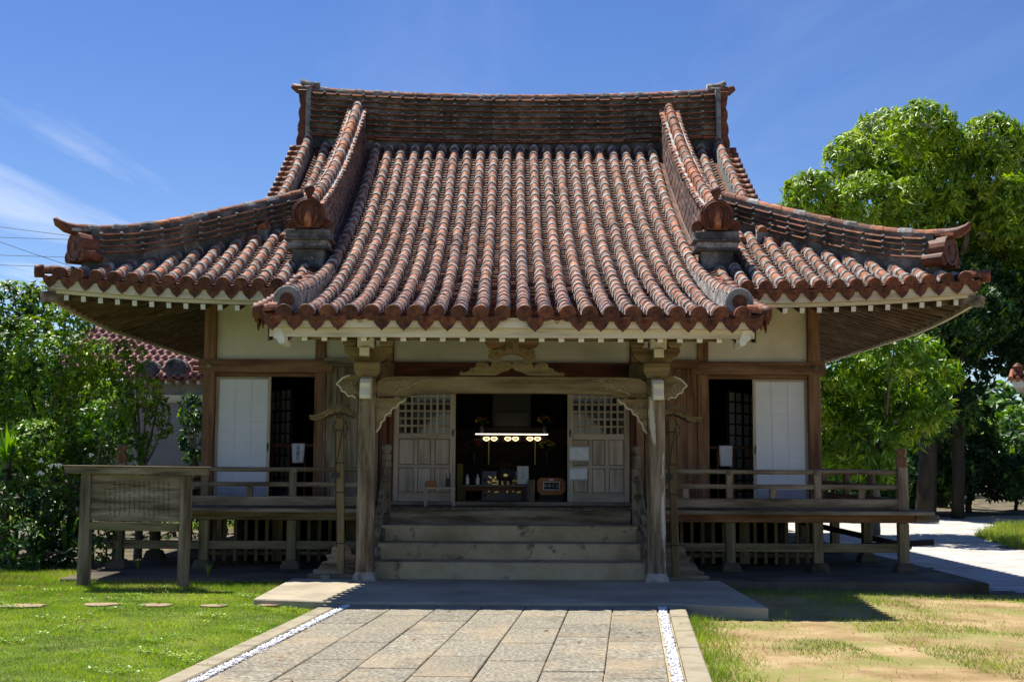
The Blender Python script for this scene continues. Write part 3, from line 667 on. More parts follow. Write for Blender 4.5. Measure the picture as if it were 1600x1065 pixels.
# ---- main ridge
RB = prof(YR - 14) - 0.12
def cl_ridge(s): return Vector((s, YR, RB + 0.15 * (abs(s) / 4.1) ** 2.2)), Vector((0, 1, 0))
mb = MB(); sweepbox(mb, cl_ridge, -3.88, 3.88, 24, -0.2, 0.96, 0.25, 0.19)
ridge = obj('main_ridge', mb, M['shaded_soot'], temple)
for k in range(8):
    course(ridge, cl_ridge, -3.86, 3.86, 0.075 + k * 0.113, 0.032, 0.30 - 0.006 * k, 0.25, sub=1)
course(ridge, cl_ridge, -3.86, 3.86, 0.030, 0.036, 0.31, 0.25, lumps=False, sub=1)
caps(ridge, cl_ridge, -3.9, 3.9, 0.945, 0.34, 1.3)
for s in (-1, 1):
    base, _ = cl_ridge(s * 4.1); base.z -= 0.17
    mb = MB().box((s * 3.91, YR, base.z + 0.46), (0.09, 0.64, 1.36)); obj('ridge_end_slab', mb, M['gmortar'], ridge, bev=0.015)
    # stacked scroll-like end tiles: wavy outline
    out = []; zz = np.linspace(-0.05, 1.10, 60)
    for z in zz:
        u = (z + 0.05) / 1.15
        w = 0.12 + 0.03 * abs(math.sin(u * 13.0)) + 0.05 * (1 - u) ** 2 + (0.06 * max(0, (u - 0.85) / 0.15))
        out.append((s * (3.955 + w * 0.95), base.z + z))
    for i in range(3):
        a, b = i * 20, i * 20 + 20
        pc = [(s * 3.956, out[a][1])] + out[a:b + 1 if b < 60 else 60] + [(s * 3.956, out[min(b, 59)][1])]
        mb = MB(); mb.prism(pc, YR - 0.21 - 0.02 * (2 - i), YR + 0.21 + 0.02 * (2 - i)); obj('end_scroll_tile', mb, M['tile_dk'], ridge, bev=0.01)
    tz = base.z + 1.15
    mb = MB().tube([(s * 3.8, YR, tz), (s * 4.0, YR, tz + 0.0), (s * 4.16, YR, tz + 0.02), (s * 4.27, YR, tz + 0.08)], [0.11, 0.11, 0.09, 0.055], 10)
    obj('upturned_tip_tile', mb, M['tile_dk'], ridge, smooth=True)
    mb = MB().tube([(s * 3.75, YR, tz + 0.06), (s * 3.96, YR, tz + 0.09), (s * 4.10, YR, tz + 0.18)], [0.09, 0.08, 0.05], 10)
    obj('upturned_tip_tile', mb, M['mortar'], ridge, smooth=True)

# ---- hip ridges
for s in (-1, 1):
    def cl_hip(q, s=s):
        X, Y = s * (XH - q), Y0 + q
        z = zside(s * max(GX - 1.2, XH - q), Y) if q < 2.45 else prof(2.8 + q)
        z += 0.14 * max(0, 1 - q / 1.3) ** 2
        return Vector((X, Y, z)), Vector((s * 0.7071, 0.7071, 0))
    mb = MB(); sweepbox(mb, cl_hip, 0.42, 2.95, 16, -0.12, 0.50, 0.17, 0.13); hip = obj('hip_ridge', mb, M['shaded_soot'], temple)
    for k in range(4): course(hip, cl_hip, 0.50, 2.95, 0.15 + 0.085 * k, 0.024, 0.205 - 0.008 * k, 0.26 / 1.2, sub=1)
    caps(hip, cl_hip, 0.22, 2.95, 0.48, 0.30, 1.0)
    # end drum with a disc and two side scrolls
    dirv = Vector((s, -1, 0)).normalized(); p0, _ = cl_hip(0.30); rot = dirv.to_track_quat('Z', 'Y').to_matrix()
    mb = MB().lathe([(0.20, -0.24), (0.215, 0.0), (0.215, 0.03), (0.18, 0.035), (0.165, 0.015), (0.07, 0.015), (0.05, 0.04), (0.001, 0.045)], p0 + Vector((0, 0, 0.27)), 20, 0, rot)
    dr = obj('end_drum_tile', mb, M['tile_dk'], hip, smooth=False)
    latv = Vector((s * 0.7071, 0.7071, 0))
    for sg in (-1, 1):
        mb = MB().lathe([(0.085, -0.28), (0.092, 0.02), (0.06, 0.03), (0.05, 0.012), (0.001, 0.02)], p0 + Vector((0, 0, 0.13)) + latv * (0.20 * sg), 14, 0, rot)
        obj('scroll_tile', mb, M['tile_dk'], hip)
    t0, _ = cl_hip(0.40); t0 = t0 + Vector((0, 0, 0.50))
    mb = MB().tube([t0, t0 + dirv * 0.16 + Vector((0, 0, -0.015)), t0 + dirv * 0.30 + Vector((0, 0, 0.0)), t0 + dirv * 0.42 + Vector((0, 0, 0.05)), t0 + dirv * 0.46 + Vector((0, 0, 0.11))], [0.085, 0.085, 0.075, 0.055, 0.03], 10)
    obj('upturned_tip_tile', mb, M['tile_dk'], hip, smooth=True)
    # ---- gable verge: raised row and side tiles
    def cl_verge(q, s=s): return Vector((s * 3.90, q, zf(3.66, q))), Vector((1, 0, 0))
    mb = MB(); sweepbox(mb, cl_verge, 19.0, YT, 16, -0.1, 0.17, 0.10, 0.085); vg = obj('gable_verge', mb, M['gmortar'], temple)
    y = 18.95; k = 0
    while y < 23.1:
        sl = math.atan(0.20 + 0.06 * (y - 14)); z = zf(3.7, y) + 0.02
        inst('verge_tile', bare[k % 3], fmat((s * (4.19), y, z - 0.03), (-s, 0.0, 0.12), (0, -math.sin(sl), math.cos(sl))) @ Matrix.Diagonal((0.95, 0.95, 0.95, 1)), vg)
        inst('verge_cap_tile', cap_me, Matrix.Translation((s * 4.205, y, z - 0.02)) @ Matrix.Rotation(s * R(90), 4, 'Z'), vg)
        y += 0.26 * math.cos(sl); k += 1

# ---- descending ridges with their ornaments
for s in (-1, 1):
    DX = 2.97
    def cl_d(q, s=s): return Vector((s * DX, q, zf(2.8, q))), Vector((s, 0, 0))
    hd = lambda q: 0.80 + 0.08 * max(0, (20 - q) / 2.4)
    mb = MB(); sweepbox(mb, cl_d, 17.9, YR - 0.15, 24, -0.1, lambda q: hd(q) - 0.02, 0.17, 0.14); dr = obj('descending_ridge', mb, M['lmortar'], temple)
    course(dr, cl_d, 17.95, YR - 0.2, lambda q: hd(q) - 0.05, 0.03, 0.19, 0.15, lumps=True, sub=1)
    caps(dr, cl_d, 17.92, YR - 0.25, lambda q: hd(q), 0.27, 1.12)
    # flat square tiles bedded on both faces
    nr, qs = 5, np.arange(18.0, YR - 0.35, 0.265)
    for fs in (-1, 1):
        for r_ in range(nr):
            for k, q in enumerate(qs):
                off = 0.13 if r_ % 2 else 0.0
                q0, q1 = q + off + 0.022, q + off + 0.265 - 0.022
                if q1 > YR - 0.2: continue
                H0, H1 = 0.02 + r_ * 0.145 + 0.020, 0.02 + (r_ + 1) * 0.145 - 0.014
                if fs > 0 and (r_ < 1): continue
                tm = MB(); vs = []
                for dep in (0.0, 0.010 + random.uniform(0, .008)):
                    for (qq, hh) in ((q0, H0), (q1, H0), (q1, H1), (q0, H1)):
                        p, lat = cl_d(qq); w = 0.17 - 0.03 * (hh / 0.8) + dep - (0.01 if hh == H1 and dep else 0)
                        vs.append(p + lat * (fs * w) + Vector((0, 0, hh * hd(qq) / 0.82)))
                tm.add(vs, [(4, 5, 6, 7), (0, 1, 5, 4), (1, 2, 6, 5), (2, 3, 7, 6), (3, 0, 4, 7)])
                if fs < 0: obj('wall_tile', tm, M['btile'], dr)
                else:
                    if k == 0 and r_ == 1: acc = MB()
                    acc.add(tm.v, tm.f)
    obj('wall_tile_facing', acc, M['btile'], dr, stuff=True)
    # pedestal
    yb = 17.86; zb0 = zf(2.9, yb - 0.2) + 0.14
    xx = s * 2.97
    mb = MB()
    for (h0, h1, w, d, mi) in ((-0.25, 0.12, 0.46, 0.30, 1), (0.12, 0.155, 0.66, 0.42, 1), (0.155, 0.25, 0.58, 0.36, 0), (0.25, 0.285, 0.70, 0.44, 1), (0.285, 0.40, 0.64, 0.40, 2)):
        mb.box((xx, yb, zb0 + (h0 + h1) / 2), (w, d, h1 - h0), mi)
    ped = obj('ornament_pedestal', mb, [M['mortar'], M['shaded_soot'], M['shaded_soot']], dr, bev=0.01)
    # crest ornament: lobed shield, scrolls, rim, inner relief and a knob
    zo = zb0 + 0.40; pts = []
    for a in np.linspace(-0.30 * math.pi, 1.30 * math.pi, 34):
        r_ = 0.245 + 0.010 * abs(math.sin(a * 4)); pts.append((xx + r_ * math.cos(a) * 0.98, zo + 0.22 + r_ * math.sin(a)))
    pts = [(x, max(z, zo)) for x, z in pts]
    mb = MB().prism(pts, yb - 0.20, yb - 0.02)
    for rr in (0.215, 0.175):
        mb.tube([(xx + rr * 0.95 * math.cos(a), yb - 0.205, zo + 0.215 + rr * math.sin(a)) for a in np.linspace(-0.25 * math.pi, 1.25 * math.pi, 24)], 0.018, 6)
    orn = obj('ridge_ornament', mb, M['tile_dk'], dr, bev=0.006)
    for sg in (-1, 1):
        sc = MB(); cx, cz = xx + sg * 0.27, zo + 0.085
        sc.lathe([(0.088, -0.08), (0.09, 0.0), (0.001, 0.005)], (cx, yb - 0.10, cz), 16, 0, Matrix.Rotation(R(90), 3, 'X'))
        sp = [(cx + sg * (0.085 - 0.0105 * t) * math.cos(t), yb - 0.108, cz + (0.085 - 0.0105 * t) * math.sin(t)) for t in np.linspace(0, 7.2, 26)]
        sc.tube(sp, 0.012, 5); obj('scroll', sc, M['tile_dk'], dr)
        ar = MB().tube([(xx + sg * 0.05, yb - 0.2, zo + 0.36), (xx + sg * 0.12, yb - 0.21, zo + 0.30), (xx + sg * 0.12, yb - 0.21, zo + 0.18), (xx + sg * 0.07, yb - 0.21, zo + 0.06)], [0.012, 0.03, 0.03, 0.02], 6); obj('relief_curl', ar, M['tile_dk'], dr, smooth=True)
    fc = MB().lathe([(0.001, -0.03), (0.055, -0.02), (0.07, 0.06), (0.05, 0.14), (0.035, 0.22), (0.001, 0.25)], (xx, yb - 0.19, zo + 0.06), 10); obj('relief_boss', fc, M['tile'], dr, smooth=True)
    kn = MB().lathe([(0.045, -0.03), (0.035, 0.05), (0.055, 0.09), (0.078, 0.14), (0.078, 0.17), (0.05, 0.215), (0.001, 0.225)], (xx, yb - 0.11, zo + 0.45), 14); obj('crest_knob', kn, M['tile_dk'], dr, smooth=True)
    # porch edge ridge: mortar wall under the raised row and its big round cap
    Xr = rows_c[0] if s < 0 else rows_c[21]
    def cl_e(q, Xr=Xr): return Vector((Xr, q, zf(Xr, q))), Vector((1, 0, 0))
    mb = MB(); sweepbox(mb, cl_e, YP + 0.20, 17.7, 12, -0.05, lambda q: max(0.02, 0.20 * min(1.0, 1 - (q - 14.6) / 3.2)), 0.105, 0.088); er = obj('porch_edge_ridge', mb, M['mortar'], temple)
    zz = zf(Xr, YP + 0.2) + 0.145
    mb = MB().lathe([(0.155, 0.16), (0.165, -0.02), (0.15, -0.035), (0.085, -0.03), (0.08, -0.02)], (Xr, YP + 0.18, zz), 24, 0, Matrix.Rotation(R(-90), 3, 'X'))
    mb.b2(Xr - 0.145, Xr + 0.145, YP + 0.16, YP + 0.32, zz - 0.17, zz - 0.0)
    dc = obj('round_end_cap', mb, M['gmortar'], er, bev=0.006)
    mb = MB().lathe([(0.078, 0.0), (0.078, -0.035), (0.06, -0.042), (0.05, -0.03), (0.001, -0.036)], (Xr, YP + 0.17, zz + 0.0), 18, 0, Matrix.Rotation(R(-90), 3, 'X')); obj('end_cap_boss', mb, M['tile_dk'], er, smooth=False)
# ================================================================== hall body: posts, walls, openings
YW = 18.7; FL = 0.95; WX = 4.57
def pz(py, Y, px=800): return PX(px, py, Y)[1]
def pxx(px, Y, py=600): return PX(px, py, Y)[0]
hall = temple
# soffit boards, rafters, fascia of the main eave
def zsof(X, Y):
    dx = XH - abs(X); dy = 6.5 - abs(Y - YR); d = min(dx, dy); a = max(dx, dy)
    return 3.66 + 0.30 * d + lift(a, d) * 1.05
sm = MB()
for (X0, X1, Ya, Yb, nx_, ny_) in ((-XH + 0.08, XH - 0.08, Y0 + 0.08, YW + 0.1, 48, 8), (-XH + 0.08, -WX + 0.1, YW + 0.1, 29.7, 8, 40), (WX - 0.1, XH - 0.08, YW + 0.1, 29.7, 8, 40)):
    grid(sm, X0, X1, nx_, Ya, Yb, ny_, zsof, 0.045)
sof = obj('soffit_boarding', sm, M['soffit'], hall, fix=False); sm_ = sof.modifiers.new('thickness', 'SOLIDIFY'); sm_.thickness = 0.02; sm_.offset = 1
x = -6.15
while x < 6.2:
    if abs(x) > 2.4:
        y1 = min(YW + 0.1, Y0 + 0.1 + (XH - abs(x)) + 0.1)
        b = MB().bar((x, Y0 + 0.10, zsof(x, Y0 + 0.10)), (x, y1, zsof(x, y1 - 0.001) if y1 < YW else zsof(x, y1)), 0.065, 0.075, 0, end=1); obj('rafter', b, [M['rafter'], M['white']], hall)
    x += 0.236
for s in (-1, 1):
    y = Y0 + 0.30
    while y < 26.5:
        xi = max(WX - 0.05, XH - 0.1 - (y - Y0) - 0.05)
        b = MB().bar((s * (XH - 0.10), y, zsof(s * (XH - 0.10), y)), (s * xi, y, zsof(s * xi, y)), 0.065, 0.075, 0, end=1); obj('rafter', b, [M['rafter'], M['white']], hall)
        y += 0.236
    b = MB().bar((s * (XH + 0.02), Y0 - 0.02, zsof(s * XH, Y0) - 0.01), (s * (WX - 0.1), YW + 0.05, zsof(s * WX, YW + 0.2) - 0.02), 0.13, 0.15, 0, end=0); obj('hip_rafter', b, M['old_y'], hall, bev=0.01)
def fascia(X0, X1, Y, zt, zb_, th, mat, name='fascia_board', n=24):
    b = MB(); 
    for i in range(n + 1):
        x = X0 + (X1 - X0) * i / n
        for (yy, zz) in ((Y, zb_(x)), (Y + th, zb_(x)), (Y + th, zt(x)), (Y, zt(x))): b.v.append((x, yy, zz))
    for i in range(n):
        q = i * 4
        for k in range(4): b.f.append((q + k, q + (k + 1) % 4, q + 4 + (k + 1) % 4, q + 4 + k)); b.m.append(0)
    b.f += [(0, 1, 2, 3), (n * 4 + 3, n * 4 + 2, n * 4 + 1, n * 4)]; b.m += [0, 0]
    return obj(name, b, mat, hall)
zt1 = lambda x: zf(max(abs(x), 2.9), Y0) - 0.03
for s in (-1, 1):
    a, c = sorted((s * 2.6, s * (XH - 0.04)))
    fascia(a, c, Y0 + 0.0, zt1, lambda x: zt1(x) - 0.17, 0.05, M['cream_x'])
    fascia(a, c, Y0 + 0.055, lambda x: zt1(x) - 0.172, lambda x: zsof(x, Y0 + 0.1) + 0.045, 0.045, M['cream_x'])
    # along the sides
    b = MB(); n = 30
    for i in range(n + 1):
        y = Y0 + 0.05 + (29.7 - Y0) * i / n; zt_ = zside(s * XH, y) - 0.03
        for (xx, zz) in ((s * (XH - 0.0), zt_), (s * (XH - 0.05), zt_), (s * (XH - 0.09), zt_ - 0.33), (s * (XH - 0.04), zt_ - 0.33)): b.v.append((xx, y, zz))
    for i in range(n):
        for k in range(4): b.f.append((i * 4 + k, i * 4 + (k + 1) % 4, i * 4 + 4 + (k + 1) % 4, i * 4 + 4 + k)); b.m.append(0)
    obj('fascia_board', b, M['cream_y'], hall)
# porch fascia (two boards), rafters, soffit, side boards and corner noses
fascia(-2.80, 2.80, YP + 0.02, lambda x: zf(0, YP) - 0.03, lambda x: 3.125, 0.05, M['cream_x'])
fascia(-2.78, 2.78, YP + 0.08, lambda x: 3.124, lambda x: 3.02, 0.05, M['cream_x'])
zpr = lambda y: 2.985 + 0.20 * (y - YP) + 0.012 * (y - YP) ** 2
ps = MB(); grid(ps, -2.78, 2.78, 4, YP + 0.13, YW, 14, lambda x, y: zpr(y), 0.047)
so = obj('porch_soffit_boarding', ps, M['soffit'], hall, fix=False); k_ = so.modifiers.new('thickness', 'SOLIDIFY'); k_.thickness = 0.02; k_.offset = 1
for i in range(-12, 12):
    x = (i + 0.5) * 0.2275
    b = MB(); ysq = np.linspace(YP + 0.15, YW - 0.05, 6)
    for q in range(5): b.bar((x, ysq[q], zpr(ysq[q])), (x, ysq[q + 1], zpr(ysq[q + 1])), 0.065, 0.075, 0, end=1 if q == 0 else 0)
    obj('porch_rafter', b, [M['rafter'], M['white']], hall)
for s in (-1, 1):
    b = MB(); ysq = np.linspace(YP + 0.08, 16.9, 8)
    for q in range(7):
        a, c = ysq[q], ysq[q + 1]
        b.add([(s * xx, yy, zz) for yy in (a, c) for (xx, zz) in ((2.74, zf(0, yy) - 0.03), (2.80, zf(0, yy) - 0.03), (2.80, zpr(yy) - 0.03), (2.74, zpr(yy) - 0.03))],
              [(0, 1, 5, 4), (1, 2, 6, 5), (2, 3, 7, 6), (3, 0, 4, 7)])
    obj('bargeboard', b, M['cream_y'], hall)
    b = MB().prism([PX(430, 512, YP + .1), PX(428, 527, YP + .1), PX(434, 531, YP + .1), PX(436, 536, YP + .1), PX(443, 537, YP + .1), PX(446, 530, YP + .1), PX(440, 512, YP + .1)], YP + 0.07, YP + 0.5)
    if s > 0: b.v = [(-x, y, z) for x, y, z in b.v]
    obj('bargeboard_nose', b, M['white'], hall)

# plaster walls and framing of the front, sides, back
def part(name, mat, *bx, parent=None, bev=0.006):
    b = MB()
    for q in bx: b.b2(*q)
    return obj(name, b, mat, parent or hall, bev=bev)
ZK = 2.92          # top of the openings
ZN0, ZN1 = 2.93, 3.13
for s in (-1, 1):
    a, c = sorted((s * 4.50, s * 2.98)); part('plaster_panel', M['plaster'], (a, c, YW, YW + 0.08, ZN1, 4.25), bev=0)
    a, c = sorted((s * 2.82, s * 1.80)); part('plaster_panel', M['plaster'], (a, c, YW, YW + 0.08, ZN1, 4.25), bev=0)
    a, c = sorted((s * (WX - 0.09), s * (WX + 0.09))); part('corner_post', M['warm_z'], (a, c, YW - 0.09, YW + 0.09, 0.12, 4.3))
    a, c = sorted((s * 2.82, s * 2.98)); part('wall_post', M['warm_z'], (a, c, YW - 0.05, YW + 0.11, 0.12, 4.25))
    a, c = sorted((s * (WX + 0.16), s * 2.70)); part('wall_beam', M['warm_x'], (a, c, YW - 0.11, YW - 0.02, ZN0, ZN1 - 0.0))
    b = MB().lathe([(0.045, 0), (0.05, -0.012), (0.03, -0.022), (0.02, -0.03), (0.001, -0.03)], (s * WX, YW - 0.11, 3.04), 12, 0, Matrix.Rotation(R(-90), 3, 'X')); obj('nail_cover', b, M['brass' if 0 else 'old_x'], hall)
    a, c = sorted((s * 4.48, s * 2.86)); part('door_head', M['warm_x'], (a, c, YW - 0.042, YW + 0.10, ZK - 0.05, ZN0 - 0.002))
    part('door_sill', M['old_x'], (a, c, YW - 0.05, YW + 0.12, FL + 0.02, FL + 0.10))
    # side and back walls
    a, c = sorted((s * (WX - 0.04), s * (WX + 0.03))); part('side_wall', M['plaster'], (a, c, YW + 0.1, 28.0, 2.2, 4.25), bev=0)
    part('side_wainscot', M['old_z'], (a, c, YW + 0.1, 28.0, 0.9, 2.198), bev=0)
    # --- sliding paper screen
    x0, x1 = sorted((s * 4.48, s * 3.645)); z0, z1 = FL + 0.10, ZK - 0.05
    scn = part('paper_screen', M['paper'], (x0 + 0.05, x1 - 0.05, YW + 0.004, YW + 0.012, z0 + 0.16, z1 - 0.04), bev=0)
    part('screen_frame', M['pale_z'], (x0, x0 + 0.05, YW - 0.012, YW + 0.02, z0, z1), parent=scn); part('screen_frame', M['pale_z'], (x1 - 0.05, x1, YW - 0.012, YW + 0.02, z0, z1), parent=scn)
    part('screen_frame', M['pale_x'], (x0 + 0.05, x1 - 0.05, YW - 0.01, YW + 0.018, z1 - 0.04, z1), parent=scn); part('screen_kickboard', M['lav'], (x0 + 0.05, x1 - 0.05, YW - 0.008, YW + 0.016, z0, z0 + 0.16), parent=scn)
    for k in range(1, 10): zz = z0 + 0.16 + (z1 - z0 - 0.20) * k / 10; part('screen_rib', M['paper_rib'], (x0 + 0.05, x1 - 0.05, YW - 0.000, YW + 0.004, zz - 0.006, zz + 0.006), parent=scn, bev=0)
    for k in (1, 2): xx = x0 + 0.05 + (x1 - x0 - 0.1) * k / 3; part('screen_rib', M['paper_rib'], (xx - 0.006, xx + 0.006, YW - 0.001, YW + 0.003, z0 + 0.16, z1 - 0.04), parent=scn, bev=0)
    b = MB().b2(s * 3.675 - 0.012, s * 3.675 + 0.012, YW - 0.016, YW - 0.008, 1.75, 1.87); obj('finger_pull', b, M['iron'], scn)
    # --- shutter box of upright boards beside the opening
    a, c = sorted((s * 2.80, s * 2.0))
    bxo = part('shutter_box', M['dark_x'], (a + 0.02, c - 0.0, YW - 0.05, YW + 0.06, FL + 0.06, 3.02), bev=0)
    n = 5
    for k in range(n):
        u0, u1 = a + (c - a) * k / n + 0.003, a + (c - a) * (k + 1) / n - 0.003
        part('board', M['warm_z'] if s > 0 else M['old_z'], (u0, u1, YW - 0.075 + random.uniform(-.004, .004), YW - 0.052, FL + 0.05, 3.02), parent=bxo, bev=0.003)
    part('cap_rail', M['warm_x'] if s > 0 else M['old_x'], (a - 0.03, c + 0.02, YW - 0.135, YW - 0.051, 3.022, 3.15), parent=bxo); part('edge_stile', M['warm_z'] if s > 0 else M['old_z'], *(((a - 0.03, a - 0.001, YW - 0.10, YW + 0.05, FL + 0.03, 3.02),) if s < 0 else ((c + 0.001, c + 0.03, YW - 0.10, YW + 0.05, FL + 0.03, 3.02),)), parent=bxo)
    # --- central bay: red-brown jamb posts
    a, c = sorted((s * 1.99, s * 1.87)); part('door_jamb', M['red_z' if s < 0 else 'warm_z'], (a, c, YW - 0.08, YW + 0.12, FL, 3.02)); 
    a, c = sorted((s * 1.865, s * 1.79)); part('door_jamb', M['red_z'], (a, c, YW - 0.05, YW + 0.10, FL, 2.88))
part('back_wall', M['plaster'], (-WX, WX, 28.0, 28.1, 0.9, 4.25), bev=0)
part('lintel_beam', M['red_x'], (-1.97, 1.97, YW - 0.10, YW + 0.10, 2.885, 3.10))
part('plaster_panel', M['plaster'], (-1.79, 1.79, YW, YW + 0.08, 3.101, 4.25), bev=0)
for s in (-1, 1): a, c = sorted((s * 1.80, s * 1.98)); part('wall_post', M['warm_z'], (a, c, YW - 0.06, YW + 0.09, 3.101, 4.25))
# --- two latticed doors
for s in (-1, 1):
    x0, x1 = sorted((s * 1.785, s * 0.845)); z0, z1 = FL + 0.06, 2.88; yd = YW + 0.0
    dr = part('lattice_door', M['pale_z'], (x0, x0 + 0.085, yd, yd + 0.05, z0, z1), (x1 - 0.085, x1, yd, yd + 0.05, z0, z1), bev=0.004)
    rails = [(z0, z0 + 0.14), (z0 + 0.50, z0 + 0.55), (z0 + 0.93, z0 + 1.02), (z1 - 0.07, z1)]
    for r0, r1 in rails: part('door_rail', M['pale_x'], (x0 + 0.086, x1 - 0.086, yd + 0.003, yd + 0.047, r0, r1), parent=dr, bev=0.004)
    wi = x1 - x0 - 0.172
    for k in (1, 2):
        xx = x0 + 0.086 + wi * k / 3; 
        for (r0, r1) in ((rails[0][1], rails[1][0]), (rails[1][1], rails[2][0])): part('door_muntin', M['pale_z'], (xx - 0.03, xx + 0.03, yd + 0.004, yd + 0.045, r0, r1), parent=dr, bev=0.004)
    for (r0, r1) in ((rails[0][1], rails[1][0]), (rails[1][1], rails[2][0])):
        for k in range(3):
            u0 = x0 + 0.086 + wi * k / 3 + (0.031 if k else 0); u1 = x0 + 0.086 + wi * (k + 1) / 3 - (0.031 if k < 2 else 0)
            part('door_panel', M['pale_z'], (u0 + 0.007, u1 - 0.007, yd + 0.020, yd + 0.032, r0 + 0.007, r1 - 0.007), parent=dr, bev=0)
    part('panel_groove_shade', M['dark_x'], (x0 + 0.086, x1 - 0.086, yd + 0.034, yd + 0.044, rails[0][1], rails[2][0]), parent=dr, bev=0)  # dark sheet added behind the panels, stands in for shade in their grooves
    lz0, lz1 = rails[2][1], rails[3][0]; nc, nr = 8, 7
    for k in range(1, nc): xx = x0 + 0.086 + wi * k / nc; part('lattice_bar', M['pale_z'], (xx - 0.0145, xx + 0.0145, yd + 0.008, yd + 0.024, lz0, lz1), parent=dr, bev=0)
    for k in range(1, nr): zz = lz0 + (lz1 - lz0) * k / nr; part('lattice_bar', M['pale_x'], (x0 + 0.086, x1 - 0.086, yd + 0.0245, yd + 0.038, zz - 0.0145, zz + 0.0145), parent=dr, bev=0)
    part('door_pane', M['glass'], (x0 + 0.086, x1 - 0.086, yd + 0.040, yd + 0.045, lz0, lz1), parent=dr, bev=0)
    xx = s * 0.885; part('door_pull', M['iron'], (xx - 0.012, xx + 0.012, yd - 0.006, yd - 0.001, z0 + 0.98, z0 + 1.08), parent=dr, bev=0)
part('door_track', M['old_x'], (-1.80, 1.80, YW - 0.10, YW + 0.12, FL + 0.005, FL + 0.06))

# --- interior shell
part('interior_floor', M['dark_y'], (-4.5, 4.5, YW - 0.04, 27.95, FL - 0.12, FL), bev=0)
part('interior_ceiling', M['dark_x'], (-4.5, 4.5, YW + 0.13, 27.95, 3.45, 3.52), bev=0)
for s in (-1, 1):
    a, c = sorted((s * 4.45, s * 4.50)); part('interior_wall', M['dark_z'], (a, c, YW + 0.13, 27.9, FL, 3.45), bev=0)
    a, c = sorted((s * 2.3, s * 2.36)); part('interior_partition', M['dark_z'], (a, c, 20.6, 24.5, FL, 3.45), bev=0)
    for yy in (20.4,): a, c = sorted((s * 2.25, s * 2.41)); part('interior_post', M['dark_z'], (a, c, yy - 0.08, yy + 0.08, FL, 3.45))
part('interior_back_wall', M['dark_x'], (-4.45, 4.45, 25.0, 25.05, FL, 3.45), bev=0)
# inner rails with balusters, just behind each side opening
for s in (-1, 1):
    a, c = sorted((s * 3.70, s * 2.90)); yy = YW + 0.35
    ir = part('inner_rail', M['red_x'], (a - 0.1, c + 0.02, yy, yy + 0.05, 1.815, 1.86))
    part('inner_rail_foot', M['red_x'], (a - 0.1, c + 0.02, yy, yy + 0.05, 1.03, 1.07), parent=ir)
    for k in range(4): xx = a + 0.02 + (c - a - 0.04) * k / 3; part('baluster', M['red_z'], (xx - 0.016, xx + 0.016, yy + 0.01, yy + 0.04, 0.95, 1.815), parent=ir)
    # papered lattice doors standing inside, seen at an angle
    ang = R(52) * s if s > 0 else R(-60); cx, cy = (s * 3.78, 20.3)
    b = MB(); w, h = 1.0, 1.8
    lat = obj('inner_lattice_screen', MB().box((0, 0, FL + 0.02 + h / 2), (w, 0.012, h)), M['paper'], hall)
    Mx = Matrix.Translation((cx, cy, 0)) @ Matrix.Rotation(ang, 4, 'Z'); lat.data.transform(Mx)
    for k in range(5):
        bb = MB().box((-w / 2 + w * k / 4, -0.012, FL + 0.02 + h / 2), (0.05 if k in (0, 2, 4) else 0.025, 0.025, h)); o = obj('lattice_bar', bb, M['dark_z'], lat); o.data.transform(Mx)
    for k in range(11):
        bb = MB().box((0, -0.014, FL + 0.02 + h * k / 10), (w, 0.02, 0.05 if k in (0, 10) else 0.022)); o = obj('lattice_bar', bb, M['dark_x'], lat); o.data.transform(Mx)

